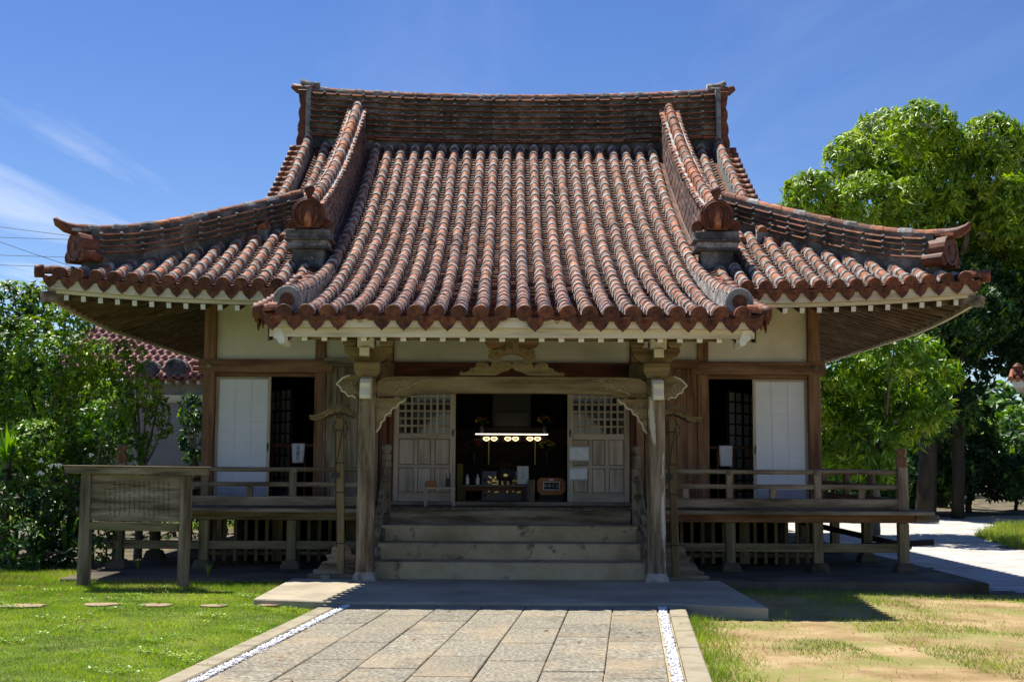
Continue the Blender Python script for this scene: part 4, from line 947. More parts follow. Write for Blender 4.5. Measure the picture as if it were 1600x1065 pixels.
# ================================================================== steps, porch pillars, brackets, beam
ST = [(15.92, 0.33), (16.43, 0.535), (16.95, 0.742)]
for i, (y, z) in enumerate(ST):
    b = MB().b2(-1.80, 1.72, y, 17.50, 0.09 if i == 0 else ST[i - 1][1] - 0.05, z); o = obj('step', b, M['concrete'], hall, bev=0.018)
part('step_top_timber', M['old_x'], (-1.74, 1.68, 17.44, 17.62, 0.70, FL - 0.02), bev=0.01)
PY = 15.75; PXS = 1.835
for s in (-1, 1):
    cx = s * PXS; h0, h1 = 0.225, 2.44
    b = MB(); w = 0.108; ch = 0.026
    oc = [(w, -w + ch), (w, w - ch), (w - ch, w), (-w + ch, w), (-w, w - ch), (-w, -w + ch), (-w + ch, -w), (w - ch, -w)]
    b.add([(cx + x, PY + y, z) for z in (h0, h1) for x, y in oc], [tuple(range(7, -1, -1)), tuple(range(8, 16))] + [(i, (i + 1) % 8, 8 + (i + 1) % 8, 8 + i) for i in range(8)])
    obj('porch_pillar', b, M['pillar'], hall)
    b = MB().lathe([(0.195, 0.10), (0.205, 0.14), (0.185, 0.19), (0.15, 0.225), (0.145, 0.245)], (cx, PY, 0), 4); b.lathe([(0.25, 0.09), (0.25, 0.125)], (cx, PY, 0), 4); obj('pillar_base_stone', b, M['stone'], hall, bev=0.025)
    # dish block, bracket arm, small blocks
    b = MB(); z = h1
    def taper(b, cx, cy, z0, z1, w0, d0, w1, d1, mi=0):
        b.add([(cx + x * w0, cy + y * d0, z0) for x, y in ((-1, -1), (1, -1), (1, 1), (-1, 1))] + [(cx + x * w1, cy + y * d1, z1) for x, y in ((-1, -1), (1, -1), (1, 1), (-1, 1))],
              [(3, 2, 1, 0), (4, 5, 6, 7)] + [(i, (i + 1) % 4, 4 + (i + 1) % 4, 4 + i) for i in range(4)], mi)
    b.lathe([(0.125, 2.441), (0.155, 2.50), (0.165, 2.56), (0.135, 2.62), (0.13, 2.66)], (cx, PY, 0), 8); obj('pillar_neck_block', b, M['olive_z'], hall, bev=0.006)
    b = MB(); taper(b, cx, PY, 2.662, 2.75, 0.115, 0.115, 0.165, 0.16); taper(b, cx, PY, 2.75, 2.86, 0.165, 0.16, 0.165, 0.16); obj('bearing_block', b, M['beam_x'], hall, bev=0.008)
    arm = [(-0.31, 3.06), (-0.31, 3.01), (-0.28, 2.96), (-0.22, 2.90), (-0.15, 2.865), (0.15, 2.865), (0.22, 2.90), (0.28, 2.96), (0.31, 3.01), (0.31, 3.06)]
    b = MB().prism([(cx + x, z_) for x, z_ in arm], PY - 0.07, PY + 0.07); obj('bracket_arm', b, M['beam_x'], hall, bev=0.008)
    for k in (-1, 0, 1):
        b = MB(); xx = cx + k * 0.235; taper(b, xx, PY, 3.062, 3.09, 0.06, 0.09, 0.085, 0.10); taper(b, xx, PY, 3.09, 3.14, 0.085, 0.10, 0.085, 0.10); obj('small_bearing_block', b, M['beam_x'], hall)
    # cross arm towards the front with white ends
    b = MB().prism([(0, 0)], 0, 1) if False else MB()
    b.b2(cx - 0.065, cx + 0.065, PY - 0.42, PY - 0.071, 2.90, 3.02, 0, 1); b.b2(cx - 0.10, cx + 0.10, PY - 0.38, PY - 0.20, 3.021, 3.15, 1, 1); obj('bracket_nose', b, [M['beam_y'], M['white']], hall, bev=0.008)
    pr = [(0, 2.66), (0, 2.47), (-0.05, 2.43)]
    b = MB(); yv = PY - 0.13
    prof_n = [(yv, 2.65), (yv - 0.05, 2.66), (yv - 0.16, 2.63), (yv - 0.20, 2.58), (yv - 0.17, 2.53), (yv - 0.19, 2.48), (yv - 0.21, 2.43), (yv - 0.19, 2.385), (yv, 2.385)]
    n = len(prof_n); b.add([(cx + x, y, z_) for x in (-0.068, 0.068) for y, z_ in prof_n], [tuple(range(n)), tuple(range(2 * n - 1, n - 1, -1))] + [(i, (i + 1) % n, n + (i + 1) % n, n + i) for i in range(n)])
    obj('carved_nosing', b, M['white'], hall, bev=0.006)
    # fan-shaped carved nosing to the outer side, with a pale wavy rim and relief
    P2 = [(563, 588), (548, 586), (537, 590), (531, 596), (527, 600), (533, 605), (535, 611), (541, 613), (545, 619), (552, 618), (557, 622), (563, 621)]
    W2 = [PX(a, b_, PY) for a, b_ in P2]
    if s > 0: W2 = [(-x, z_) for x, z_ in W2]
    b = MB().prism(W2, PY - 0.06, PY + 0.06); o = obj('side_nosing', b, M['beam_x'], hall)
    b = MB().tube([(x, PY - 0.062, z_) for x, z_ in W2[1:-1]], 0.014, 6); obj('nosing_rim', b, M['cream'], o, smooth=True)
    b = MB()
    for k in range(5):
        u = random.uniform(540, 556); v = random.uniform(595, 612); q = PX(u, v, PY); sg = 1 if s < 0 else -1
        b.tube([((q[0] + 0.05 * r_ * math.cos(r_ * 5 + k)) * sg, PY - 0.064, q[1] + 0.05 * r_ * math.sin(r_ * 5 + k)) for r_ in np.linspace(0.2, 1, 8)], 0.008, 5)
    obj('relief_carving', b, M['relief'], o, smooth=True)
    # corner bracket under the beam
    P3 = [(588, 622), (634, 622), (631, 627), (624, 629), (620, 636), (613, 638), (610, 645), (603, 648), (601, 656), (596, 660), (594, 668), (588, 675)]
    W3 = [PX(a, b_, PY) for a, b_ in P3]
    if s > 0: W3 = [(-x, z_) for x, z_ in W3]
    b = MB().prism(W3, PY - 0.045, PY + 0.045); o = obj('corner_bracket', b, M['beam_x'], hall)
    b = MB().tube([(x, PY - 0.048, z_) for x, z_ in W3[1:]], 0.013, 6); obj('bracket_rim', b, M['cream'], o, smooth=True)
    b = MB()
    for k in range(6):
        q = PX(random.uniform(594, 608), random.uniform(627, 648), PY); sg = 1 if s < 0 else -1
        b.tube([((q[0] + 0.06 * r_ * math.cos(r_ * 4 + k)) * sg, PY - 0.05, q[1] + 0.06 * r_ * math.sin(r_ * 4 + k)) for r_ in np.linspace(0.1, 1, 8)], 0.008, 5)
    obj('relief_carving', b, M['relief'], o, smooth=True)
# the great beam, arched a little below, with incised line and pine relief at both ends
zb0, zb1 = pz(620, PY), pz(589, PY)
bt = [(-1.71, zb0), (-1.35, zb0), (-1.25, zb0 + 0.03), (-0.6, zb0 + 0.045), (0.6, zb0 + 0.045), (1.25, zb0 + 0.03), (1.35, zb0), (1.71, zb0)]
tp = [(1.71, zb1 - 0.07), (1.62, zb1 - 0.015), (1.4, zb1), (-1.4, zb1), (-1.62, zb1 - 0.015), (-1.71, zb1 - 0.07)]
b = MB().prism(bt + tp, PY - 0.095, PY + 0.095); beam = obj('rainbow_beam', b, M['beam_x'], hall, bev=0.006)
for s in (-1, 1):
    b = MB(); yv = PY - 0.097
    b.tube([(s * u, yv, zb0 + w) for u, w in ((1.50, 0.03), (1.42, 0.08), (1.33, 0.10), (1.24, 0.16), (1.12, 0.20), (1.02, 0.22))], [0.012, 0.012, 0.010, 0.009, 0.008, 0.006], 6)
    for k in range(34):
        u, w = random.choice([(1.40, 0.16), (1.30, 0.17), (1.20, 0.20), (1.45, 0.11), (1.26, 0.13)]); u += random.uniform(-.07, .07); w += random.uniform(-.025, .025); a = random.uniform(0, 3.1)
        b.tube([(s * (u + 0.03 * math.cos(a + t)), yv, zb0 + w + 0.018 * math.sin(a + t)) for t in np.linspace(0, 2.4, 5)], 0.006, 4)
    obj('pine_relief', b, M['relief'], beam, smooth=True)
# frog-leg strut
ZP = [(810, 255), (730, 255), (730, 305), (705, 305), (650, 330), (600, 345), (545, 345), (560, 385), (535, 395), (545, 425), (590, 435), (582, 490), (560, 540), (540, 500), (490, 480), (440, 485), (410, 490), (390, 540), (345, 545), (320, 580), (270, 595), (235, 583), (208, 605), (222, 634), (620, 634), (700, 592), (770, 577), (809, 545), (809, 500), (760, 472), (715, 488), (680, 470), (670, 440), (690, 410), (740, 395), (809, 385)]
KY = PY
for s in (-1, 1):
    W = []
    for a, c in ZP:
        X, Z = PX(690 + a / 7.273, 500 + c / 7.273, KY); X -= PX(801.3, 560, KY)[0]
        W.append((s * abs(X) * 1.0 if a < 805 else s * 0.001, Z))
    b = MB().prism(W, KY - 0.07, KY + 0.06); st_ = obj('frog_leg_strut', b, M['beam_x'], hall, bev=0.005)
    sp = MB()
    for (a, c, r_, dr_) in ((490, 535, 48, 1), (370, 580, 24, 1), (240, 605, 18, 1), (755, 510, 46, -1), (655, 500, 24, -1), (715, 345, 28, 1), (635, 385, 22, 1), (630, 560, 20, -1)):
        X, Z = PX(690 + a / 7.273, 500 + c / 7.273, KY); X = s * abs(X - PX(801.3, 560, KY)[0]); rr = r_ / 7.273 / 123
        sp = MB(); sp.tube([(X + s * dr_ * rr * (1 - t / 8.5) * math.cos(t), KY - 0.072, Z + rr * (1 - t / 8.5) * math.sin(t)) for t in np.linspace(0, 7.5, 22)], 0.0055, 4)
        obj('scroll_carving', sp, M['old_x'], st_)
b = MB().prism([(-0.36, 3.13), (-0.30, 3.06), (-0.22, 3.03), (0.22, 3.03), (0.30, 3.06), (0.36, 3.13)], KY - 0.05, KY + 0.05); obj('strut_cap_arm', b, M['warm_x'], hall)
part('eave_purlin', M['beam_x'], (-2.70, 2.70, PY - 0.07, PY + 0.07, 3.152, 3.29))
for s in (-1, 1):       # curved tie beam back to the hall
    b = MB(); pts = [(PY + 0.1, 2.55), (16.6, 2.78), (17.6, 2.92), (YW - 0.05, 2.95)]
    for q in range(3): b.bar((s * PXS, pts[q][0], pts[q][1]), (s * PXS, pts[q + 1][0], pts[q + 1][1]), 0.13, 0.22)
    obj('tie_beam', b, M['beam_y'], hall)

# ================================================================== veranda and railings
VY, VX = 17.50, 5.50
fl = MB(); x = -5.85
for s in (-1, 1):
    fl.b2(min(s * 1.74, s * 5.85), max(s * 1.74, s * 5.85), VY - 0.22, YW - 0.1, FL - 0.05, FL - 0.004)
    fl.b2(min(s * 4.7, s * 5.85), max(s * 4.7, s * 5.85), YW - 0.095, 27.5, FL - 0.05, FL - 0.004)
fl.b2(-1.735, 1.735, 17.63, YW - 0.1, FL - 0.05, FL - 0.004)
obj('veranda_floor', fl, M['old_y'], hall, bev=0.006)
for s in (-1, 1):
    a, c = sorted((s * 1.80, s * 5.66))
    part('veranda_beam', M['olive_x'] if s < 0 else M['warm_x'], (a, c, VY - 0.05, VY + 0.07, FL - 0.17, FL - 0.052), bev=0.008)
    part('floor_edge_board', M['old_x'], (min(s * 1.80, s * 5.86), max(s * 1.80, s * 5.86), VY - 0.27, VY - 0.222, FL - 0.055, FL - 0.002), bev=0.006)
    part('veranda_tie', M['olive_x'], (a, c - (0.16 if s > 0 else 0), VY - 0.02, VY + 0.03, 0.37, 0.49), bev=0.008)
    part('veranda_side_beam', M['olive_y'], (min(s * 5.44, s * 5.56), max(s * 5.44, s * 5.56), VY + 0.08, 27.0, FL - 0.17, FL - 0.052))
    b = MB().b2(min(s * 5.67, s * 6.0), max(s * 5.67, s * 6.0), VY - 0.05, VY + 0.07, FL - 0.155, FL - 0.06); obj('beam_end', b, M['old_x'], hall, bev=0.01)
    for ax in (3.07, 4.30, VX):
        part('veranda_post', M['olive_z'], (s * ax - 0.065, s * ax + 0.065, VY - 0.045, VY + 0.075, 0.20, FL - 0.172) if ax < 5.4 else (s * ax - 0.07, s * ax + 0.07, VY - 0.06, VY + 0.08, 0.20, FL - 0.172), bev=0.01)
        b = MB().lathe([(0.20, 0.09), (0.19, 0.15), (0.15, 0.22), (0.14, 0.225)], (s * ax, VY, 0), 4); obj('post_base_stone', b, M['slab_dk'], hall, bev=0.02)
    for yy in (19.3, 21.2, 23.5):
        part('veranda_post', M['olive_z'], (s * VX - 0.07, s * VX + 0.07, yy - 0.07, yy + 0.07, 0.2, FL - 0.172), bev=0.01)
        b = MB().lathe([(0.20, 0.09), (0.19, 0.15), (0.15, 0.22), (0.14, 0.225)], (s * VX, yy, 0), 4); obj('post_base_stone', b, M['slab_dk'], hall, bev=0.02)
    # railing: hand rail, middle rail, foot rail
    x_in = 1.98
    def rail(z, r, flat, ya, inset=0.0):
        b = MB(); x0, x1 = s * x_in, s * (VX - 0.06)
        if flat: b.b2(min(x0, x1), max(x0, x1), VY - flat, VY + flat, z - r, z + r)
        else: b.tube([(x0, VY, z), (s * 3.6, VY, z - 0.004), (x1, VY, z)], r, 10)
        o = obj('rail', b, M['old_x'], hall, smooth=not flat, bev=0.008 if flat else 0)
        b = MB()
        if flat: b.b2(s * VX - flat, s * VX + flat, VY + 0.08, 27.2, z - r, z + r)
        else: b.tube([(s * VX, VY + 0.08, z), (s * VX, 27.2, z)], r, 10)
        obj('rail', b, M['old_y'], hall, smooth=not flat)
    rail(1.485, 0.034, 0, 0); rail(1.275, 0.032, 0.04, 0); rail(1.045, 0.065, 0.05, 0)
    for ax in (3.07, 4.30):
        part('rail_post', M['old_z'], (s * ax - 0.05, s * ax + 0.05, VY - 0.046, VY + 0.046, 1.111, 1.46)); 
        b = MB().lathe([(0.05, 1.43), (0.062, 1.465), (0.055, 1.50)], (s * ax, VY, 0), 10); obj('post_saddle', b, M['old_z'], hall)
    for ax in (2.45, 3.68, 4.92): part('rail_strut', M['old_z'], (s * ax - 0.045, s * ax + 0.045, VY - 0.04, VY + 0.04, 1.111, 1.242))
    for yy in (19.0, 20.4, 21.8): part('rail_strut', M['old_z'], (s * VX - 0.05, s * VX + 0.05, yy - 0.05, yy + 0.05, 1.111, 1.45))
    # corner newel with onion finial
    b = MB().b2(s * VX - 0.07, s * VX + 0.07, VY - 0.07, VY + 0.07, FL - 0.004, 1.56); nw = obj('newel_post', b, M['old_z'], hall, bev=0.012)
    b = MB().lathe([(0.072, 1.561), (0.078, 1.58), (0.078, 1.68), (0.055, 1.695), (0.05, 1.72), (0.068, 1.745), (0.075, 1.775), (0.062, 1.805), (0.03, 1.825), (0.004, 1.83)], (s * VX, VY, 0), 16); obj('newel_finial', b, M['warm_z'], nw, smooth=False)
    # stair newel, curled sloping hand rail
    sx = s * 1.755
    b = MB().b2(sx - 0.06, sx + 0.06, VY - 0.08, VY + 0.04, 0.55, 1.52); nw = obj('stair_newel', b, M['old_z'], hall, bev=0.012)
    b = MB().lathe([(0.062, 1.521), (0.068, 1.54), (0.068, 1.60), (0.058, 1.61), (0.066, 1.63), (0.066, 1.70), (0.045, 1.715), (0.05, 1.74), (0.072, 1.78), (0.068, 1.82), (0.035, 1.845), (0.004, 1.85)], (sx, VY - 0.02, 0), 16); obj('newel_finial', b, M['old_z'], nw)
    for (dz, r_) in ((0.0, 0.04), (-0.24, 0.035)):
        b = MB().tube([(sx, VY - 0.08, 1.36 + dz), (sx, VY - 0.22, 1.38 + dz), (sx, VY - 0.42, 1.28 + dz), (sx, 16.5, 0.93 + dz), (sx, 15.95, 0.66 + dz)], r_, 10); obj('stair_rail', b, M['old_y'], hall, smooth=True)
    b = MB().bar((sx, VY - 0.08, 0.80), (sx, 15.95, 0.17), 0.09, 0.2); obj('stair_stringer', b, M['old_y'], hall, bev=0.01)
    # slatted screen under the floor, set back
    ys_ = 18.45; k = 0; x = 1.9
    ss = part('underfloor_screen_rail', M['olive_x'], (min(s * 1.85, s * 4.5), max(s * 1.85, s * 4.5), ys_, ys_ + 0.04, 0.76, 0.82)); part('underfloor_screen_rail', M['olive_x'], (min(s * 1.85, s * 4.5), max(s * 1.85, s * 4.5), ys_, ys_ + 0.04, 0.22, 0.28), parent=ss)
    while x < 4.45:
        w = 0.15 if k % 7 == 3 else 0.05
        part('underfloor_slat', M['olive_z'], (s * x - w / 2, s * x + w / 2, ys_ - 0.026, ys_ - 0.001, 0.13, 0.885), parent=ss, bev=0); x += 0.155; k += 1
    for ax in (1.9, 2.9, 4.57): part('floor_post', M['dark_z'], (s * ax - 0.09, s * ax + 0.09, YW - 0.09 if ax < 4.5 else YW - 0.07, YW + 0.07, 0.1, FL - 0.13) if ax < 4.5 else (s * ax - 0.05, s * ax + 0.05, 21.0, 21.1, 0.1, FL - 0.1))

part('underfloor_light_block', M['dark_x'], (-4.6, 4.6, 27.2, 27.25, 0.1, FL - 0.13), bev=0)  # added dark boards, block the bright view through the underfloor slats
for s in (-1, 1): part('underfloor_light_block', M['dark_y'], (min(s * 4.0, s * 4.05), max(s * 4.0, s * 4.05), 18.6, 27.2, 0.1, FL - 0.13), bev=0)  # added along both sides to keep sunlit ground out of the slats
# ================================================================== THINGS AROUND THE HALL
# ---- notice board on two posts, standing on the lawn
nbY = PG(140, 918, 0.05)[1]
nb = thing('notice_board', 'weathered wooden notice board on two posts on the lawn, faded vertical writing', 'notice board', (PX(205, 900, nbY)[0], nbY, 0.05))
def quadpart(name, mat, pts, y0, y1, parent, bev=0.008):
    return obj(name, MB().prism([PX(a, b, nbY) for a, b in pts], nbY + y0, nbY + y1), mat, parent, bev=bev)
quadpart('post', M['old_z'], [(129, 739), (144, 739), (139, 924), (121, 924)], -0.06, 0.06, nb)
quadpart('post', M['old_z'], [(284, 742), (300, 742), (293, 926), (277, 926)], -0.06, 0.06, nb)
cp = quadpart('cap_beam', M['old_x'], [(104, 728), (326, 731), (325, 742), (105, 739)], -0.09, 0.09, nb)
quadpart('cap_board', M['old_x'], [(103, 726), (327, 729), (327, 731), (103, 728)], -0.11, 0.12, nb, 0.003)
quadpart('rail', M['olive_x'], [(138, 814), (280, 817), (279, 830), (137, 827)], -0.05, 0.05, nb)
pn = quadpart('board_panel', M['old_x'], [(144, 740), (284, 743), (280, 815), (140, 812)], -0.015, 0.015, nb, 0)
ins = MB()
for c in range(14):
    u = 165 + c * 7.6; n_ch = random.choice([12, 13, 14]) if c not in (0,) else 9
    v0 = 752 if c > 1 else 764
    if c == 1: n_ch = 10
    for k in range(n_ch):
        v = v0 + k * 4.1
        if v > 806 or random.random() < 0.06: continue
        x, z = PX(u + 0.2 * random.random(), v + 0.02 * (u - 160) * 0.9, nbY)
        for q in range(4):
            a = random.choice([0, 0, 1.57, 0.8, -0.8]); l = random.uniform(0.006, 0.013); ox, oz = random.uniform(-.007, .007), random.uniform(-.009, .009)
            ins.bar((x + ox - l * math.cos(a), nbY - 0.0165, z + oz - l * math.sin(a)), (x + ox + l * math.cos(a), nbY - 0.0165, z + oz + l * math.sin(a)), 0.002, 0.004, up=(0, 1, 0))
io = obj('inscription', ins, M['ink'], pn, stuff=True); io['label'] = 'columns of faded black brush writing'

# ---- two lantern stands flanking the porch
def lantern_stand(cx, Y, lab, flip):
    t = thing('lantern_stand', lab, 'lantern stand', (cx, Y, 0.1), 'lantern stands beside the porch pillars')
    lean = 0.05 * flip
    def q(x, z): return (cx + x + lean * (z - 0.1) / 2, z)
    b = MB(); pts = []
    b.bar((cx, Y, 0.16), (cx + lean, Y, 2.16), 0.095, 0.09, up=(0, 1, 0)); obj('post', b, M['lat'], t, bev=0.006)
    for zz in (0.55, 1.20, 1.58, 2.0): b = MB().box((cx + lean * zz / 2.1, Y, zz), (0.105, 0.10, 0.016)); obj('strap', b, M['iron'], t)
    b = MB().box((cx + lean * 0.6 + 0.06 * flip, Y - 0.04, 1.42), (0.10, 0.06, 0.07)); obj('switch_box', b, M['iron'], t)
    top = 2.15; up_, lo_ = [], []
    for i in range(21):
        u = -1 + 2 * i / 20; x = u * 0.38
        h = 0.15 * math.exp(-(u * 1.75) ** 2) + 0.02 * max(0, abs(u) - 0.75) / 0.25
        up_.append((cx + lean + x, top + h)); lo_.append((cx + lean + x, top + h - 0.04 - 0.045 * (1 - abs(u))))
    b = MB().prism(up_ + lo_[::-1], Y - 0.13, Y + 0.13); rf = obj('curved_hood', b, M['lat'], t, bev=0.004)
    b = MB().prism(up_ + [(x, z - 0.018) for x, z in up_[::-1]], Y - 0.15, Y + 0.15); b.v = [(x, y, z + 0.019) for x, y, z in b.v]; obj('hood_shingle', b, M['olive_x'], rf)
    b = MB().b2(cx + lean - 0.12, cx + lean + 0.12, Y - 0.05, Y + 0.05, top + 0.165, top + 0.20); obj('hood_crest', b, M['olive_x'], rf)
    b = MB()
    b.tube([(cx + lean + 0.19 * u, Y - 0.132, top + 0.075 * math.exp(-(u * 1.3) ** 2) + 0.012 * math.sin(u * 17)) for u in np.linspace(-1, 1, 24)], 0.007, 4); obj('carved_vine', b, M['ink'], rf)
    for (dx, dz) in ((-0.05, -0.2), (0.07, -0.25)):
        b = MB().tube([(cx + lean + dx, Y - 0.05, top - 0.02), (cx + lean + dx * 1.6, Y - 0.06, top + dz * 0.5), (cx + lean + dx * 0.9, Y - 0.06, top + dz)], 0.007, 6); obj('hanging_cord', b, M['iron'], t)
    b = MB().tube([(cx + lean - 0.05 * flip, Y - 0.05, top - 0.1), (cx + lean * 0.7 - 0.06, Y - 0.05, 1.5), (cx - 0.055, Y - 0.05, 0.5)], 0.006, 6); obj('cable', b, M['iron'], t)
    for s in (-1, 1):          # carved foot braces
        pl = [(0.04, 0.16), (0.36, 0.16), (0.36, 0.21), (0.29, 0.23), (0.25, 0.31), (0.17, 0.33), (0.20, 0.40), (0.13, 0.41), (0.12, 0.50), (0.07, 0.53), (0.04, 0.58)]
        b = MB().prism([(cx + s * x, z) for x, z in pl], Y - 0.025, Y + 0.025); obj('foot_brace', b, M['old_x'], t, bev=0.004)
    b = MB().b2(cx - 0.42, cx + 0.42, Y - 0.06, Y + 0.06, 0.102, 0.16); obj('foot_beam', b, M['old_x'], t, bev=0.008)
    return t
M['lat'] = wood('lantern_stand_wood', [(0.10, 0.068, 0.03), (0.18, 0.128, 0.06), (0.25, 0.185, 0.095)], 'z')
lantern_stand(PX(533, 890, 16.15)[0], 16.15, 'tall wooden lantern stand with curved hood, outside the porch pillar on the notice board side', -1)
lantern_stand(PX(1056, 890, 16.15)[0], 16.15, 'tall wooden lantern stand with curved hood, outside the porch pillar on the gravel road side', -1)
o = obj('brick', MB().box((PX(509, 901, 16.0)[0], 15.985, 0.1), (0.12, 0.06, 0.06)), M['kerb'], bev=0.006); o.location.z += 0.0; tag(o, 'small pale brick lying before the foot of a lantern stand', 'brick'); o.data.transform(Matrix.Translation((0, 0, 0.035)))

# ---- things in the doorway
def on_floor(px, py): return PG(px, py, FL)
bx0, bx1 = PX(767, 760, 20.2)[0] - 0.15, PX(824, 760, 20.2)[0] + 0.02
ob = thing('offering_box', 'lavender grey offering box with brass characters behind the black bench', 'offering box', ((bx0 + bx1) / 2, 20.4, FL))
zt_ = FL + 0.47
obj('body', MB().b2(bx0, bx1, 20.2, 20.75, FL + 0.03, zt_), M['lav'], ob, bev=0.01)
obj('plinth', MB().b2(bx0 - 0.03, bx1 + 0.03, 20.17, 20.78, FL, FL + 0.032), M['black'], ob)
for k in range(6): yy = 20.24 + k * 0.09; obj('grille_bar', MB().b2(bx0 + 0.01, bx1 - 0.01, yy, yy + 0.035, zt_, zt_ + 0.03), M['lav'], ob)
for i, ch in enumerate('浄財'):
    me = text_mesh(ch, 0.30, M['brass'], 0.008); xx = bx0 + (bx1 - bx0) * (0.30 if i == 0 else 0.70)
    o = inst('character', me, Matrix.Translation((xx, 20.19, FL + 0.27)) @ STAND, ob)
for zz in (0.12, 0.36): obj('corner_stud', MB().lathe([(0.02, 0), (0.02, -0.01), (0.001, -0.014)], (bx0 + 0.05, 20.2, FL + zz), 8, 0, Matrix.Rotation(R(-90), 3, 'X')), M['iron'], ob)

b0x, b1x = PX(721, 760, 19.3)[0], PX(822, 760, 19.3)[0]; bz = pz(757, 19.3)
bn = thing('altar_bench', 'long low black bench carrying the incense burner and bottles', 'bench', ((b0x + b1x) / 2, 19.3, FL))
obj('top', MB().b2(b0x, b1x, 19.15, 19.5, bz - 0.03, bz), M['black'], bn, bev=0.005); obj('apron', MB().b2(b0x + 0.03, b1x - 0.03, 19.19, 19.21, bz - 0.09, bz - 0.03), M['red_x'], bn)
for xx in (b0x + 0.04, b1x - 0.04):
    for yy in (19.2, 19.45): obj('leg', MB().b2(xx - 0.025, xx + 0.025, yy - 0.025, yy + 0.025, FL, bz - 0.03), M['red_z'], bn)
cx = PX(790, 750, 19.3)[0]
ib = thing('incense_burner', 'black iron three legged incense burner with brass crest on the bench', 'incense burner', (cx, 19.3, bz))
obj('bowl', MB().lathe([(0.03, 0.06), (0.10, 0.065), (0.145, 0.10), (0.155, 0.15), (0.14, 0.20), (0.125, 0.215), (0.14, 0.235), (0.145, 0.245), (0.12, 0.245), (0.10, 0.22), (0.02, 0.20)], (cx, 19.32, bz), 20), M['iron'], ib, smooth=True)
for a in (0.6, 2.6, 4.7): obj('leg', MB().tube([(cx + 0.09 * math.cos(a), 19.32 + 0.09 * math.sin(a), bz + 0.1), (cx + 0.11 * math.cos(a), 19.32 + 0.11 * math.sin(a), bz + 0.04), (cx + 0.10 * math.cos(a), 19.32 + 0.10 * math.sin(a), bz)], [0.03, 0.022, 0.028], 8), M['iron'], ib)
obj('crest', MB().lathe([(0.034, 0), (0.034, -0.006), (0.02, -0.01), (0.001, -0.008)], (cx, 19.17, bz + 0.15), 12, 0, Matrix.Rotation(R(-90), 3, 'X')), M['brass'], ib)
for k in range(3): u = -0.05 + 0.05 * k; obj('incense_stick', MB().tube([(cx + u, 19.3, bz + 0.2), (cx + u * 1.3, 19.3, bz + 0.34)], 0.004, 5), M['redf'], ib)
# notice card
x0, z0 = PX(808, 752, 19.32); x1, z1 = PX(826, 728, 19.32)
nc = thing('notice_card', 'pale upright notice card beside the incense burner', 'card', ((x0 + x1) / 2, 19.35, bz))
obj('sheet', MB().b2(x0, x1, 19.36, 19.37, bz + 0.012, z1), M['cloth'], nc); obj('foot', MB().b2(x0, x1, 19.32, 19.42, bz, bz + 0.012), M['dark_x'], nc)
ln = MB()
for k in range(9): ln.box(((x0 + x1) / 2, 19.358, z1 - 0.03 - k * 0.02), (0.008 + 0.004 * (k % 2), 0.002, 0.010))
obj('writing', ln, M['ink'], nc, stuff=True)
# clear bottles
M['clear'] = pmat('bottle_glass', [(0.55, 0.6, 0.62), (0.7, 0.74, 0.76)], 4, rough=0.1, bump=0, spec=0.8)
for px in (730, 746):
    x, _ = PX(px, 750, 19.3); o = obj('bottle', MB().lathe([(0.03, 0), (0.032, 0.01), (0.032, 0.10), (0.014, 0.13), (0.013, 0.16), (0.001, 0.162)], (0, 0, 0), 12), M['clear'], smooth=True); o.location = (x, 19.33, bz); tag(o, 'slim clear glass bottle on the bench, ' + ('next to the yellow placard' if px == 730 else 'next to the offering box characters'), 'bottle', 'bottles on the altar bench')
# fortune box with its sign
fx0, fz0 = PX(839, 773, 19.25); fx1, fz1 = PX(884, 746, 19.25)
fb = thing('fortune_slip_box', 'orange brown fortune slip box with black sign reading おみくじ', 'fortune box', ((fx0 + fx1) / 2, 19.35, FL))
ch = 0.06
obj('body', MB().prism([(fx0 + ch, fz0), (fx1 - ch, fz0), (fx1, fz0 + ch), (fx1, fz1 - ch), (fx1 - ch, fz1), (fx0 + ch, fz1), (fx0, fz1 - ch), (fx0, fz0 + ch)], 19.25, 19.55), M['orange'], fb, bev=0.008)
obj('stand', MB().b2(fx0 + 0.04, fx1 - 0.04, 19.27, 19.53, FL, fz0), M['dark_x'], fb)
sx0, sz0 = PX(848.5, 765, 19.25); sx1, sz1 = PX(874.5, 752, 19.25)
sg = obj('sign_plate', MB().b2(sx0, sx1, 19.232, 19.249, sz0, sz1), M['cloth'], fb); obj('sign_face', MB().b2(sx0 + 0.012, sx1 - 0.012, 19.228, 19.2315, sz0 + 0.012, sz1 - 0.012), M['ink'], sg)
me = text_mesh('おみくじ', 0.062, M['cloth'], 0.001); inst('lettering', me, Matrix.Translation(((sx0 + sx1) / 2, 19.2265, (sz0 + sz1) / 2)) @ STAND, sg)
tx, tz = PX(861.5, 749, 19.25); obj('small_plate', MB().box((tx, 19.245, tz), (0.07, 0.008, 0.025)), M['cloth'], fb)
# standing tablet
x0, z0 = PX(824, 775, 19.2); x1, z1 = PX(836, 749, 19.2)
o = obj('wooden_tablet', MB().b2(x0, x1, 19.2, 19.23, FL, z1), M['old_z'], bev=0.004); tag(o, 'narrow upright wooden tablet between the card and the fortune box', 'tablet')
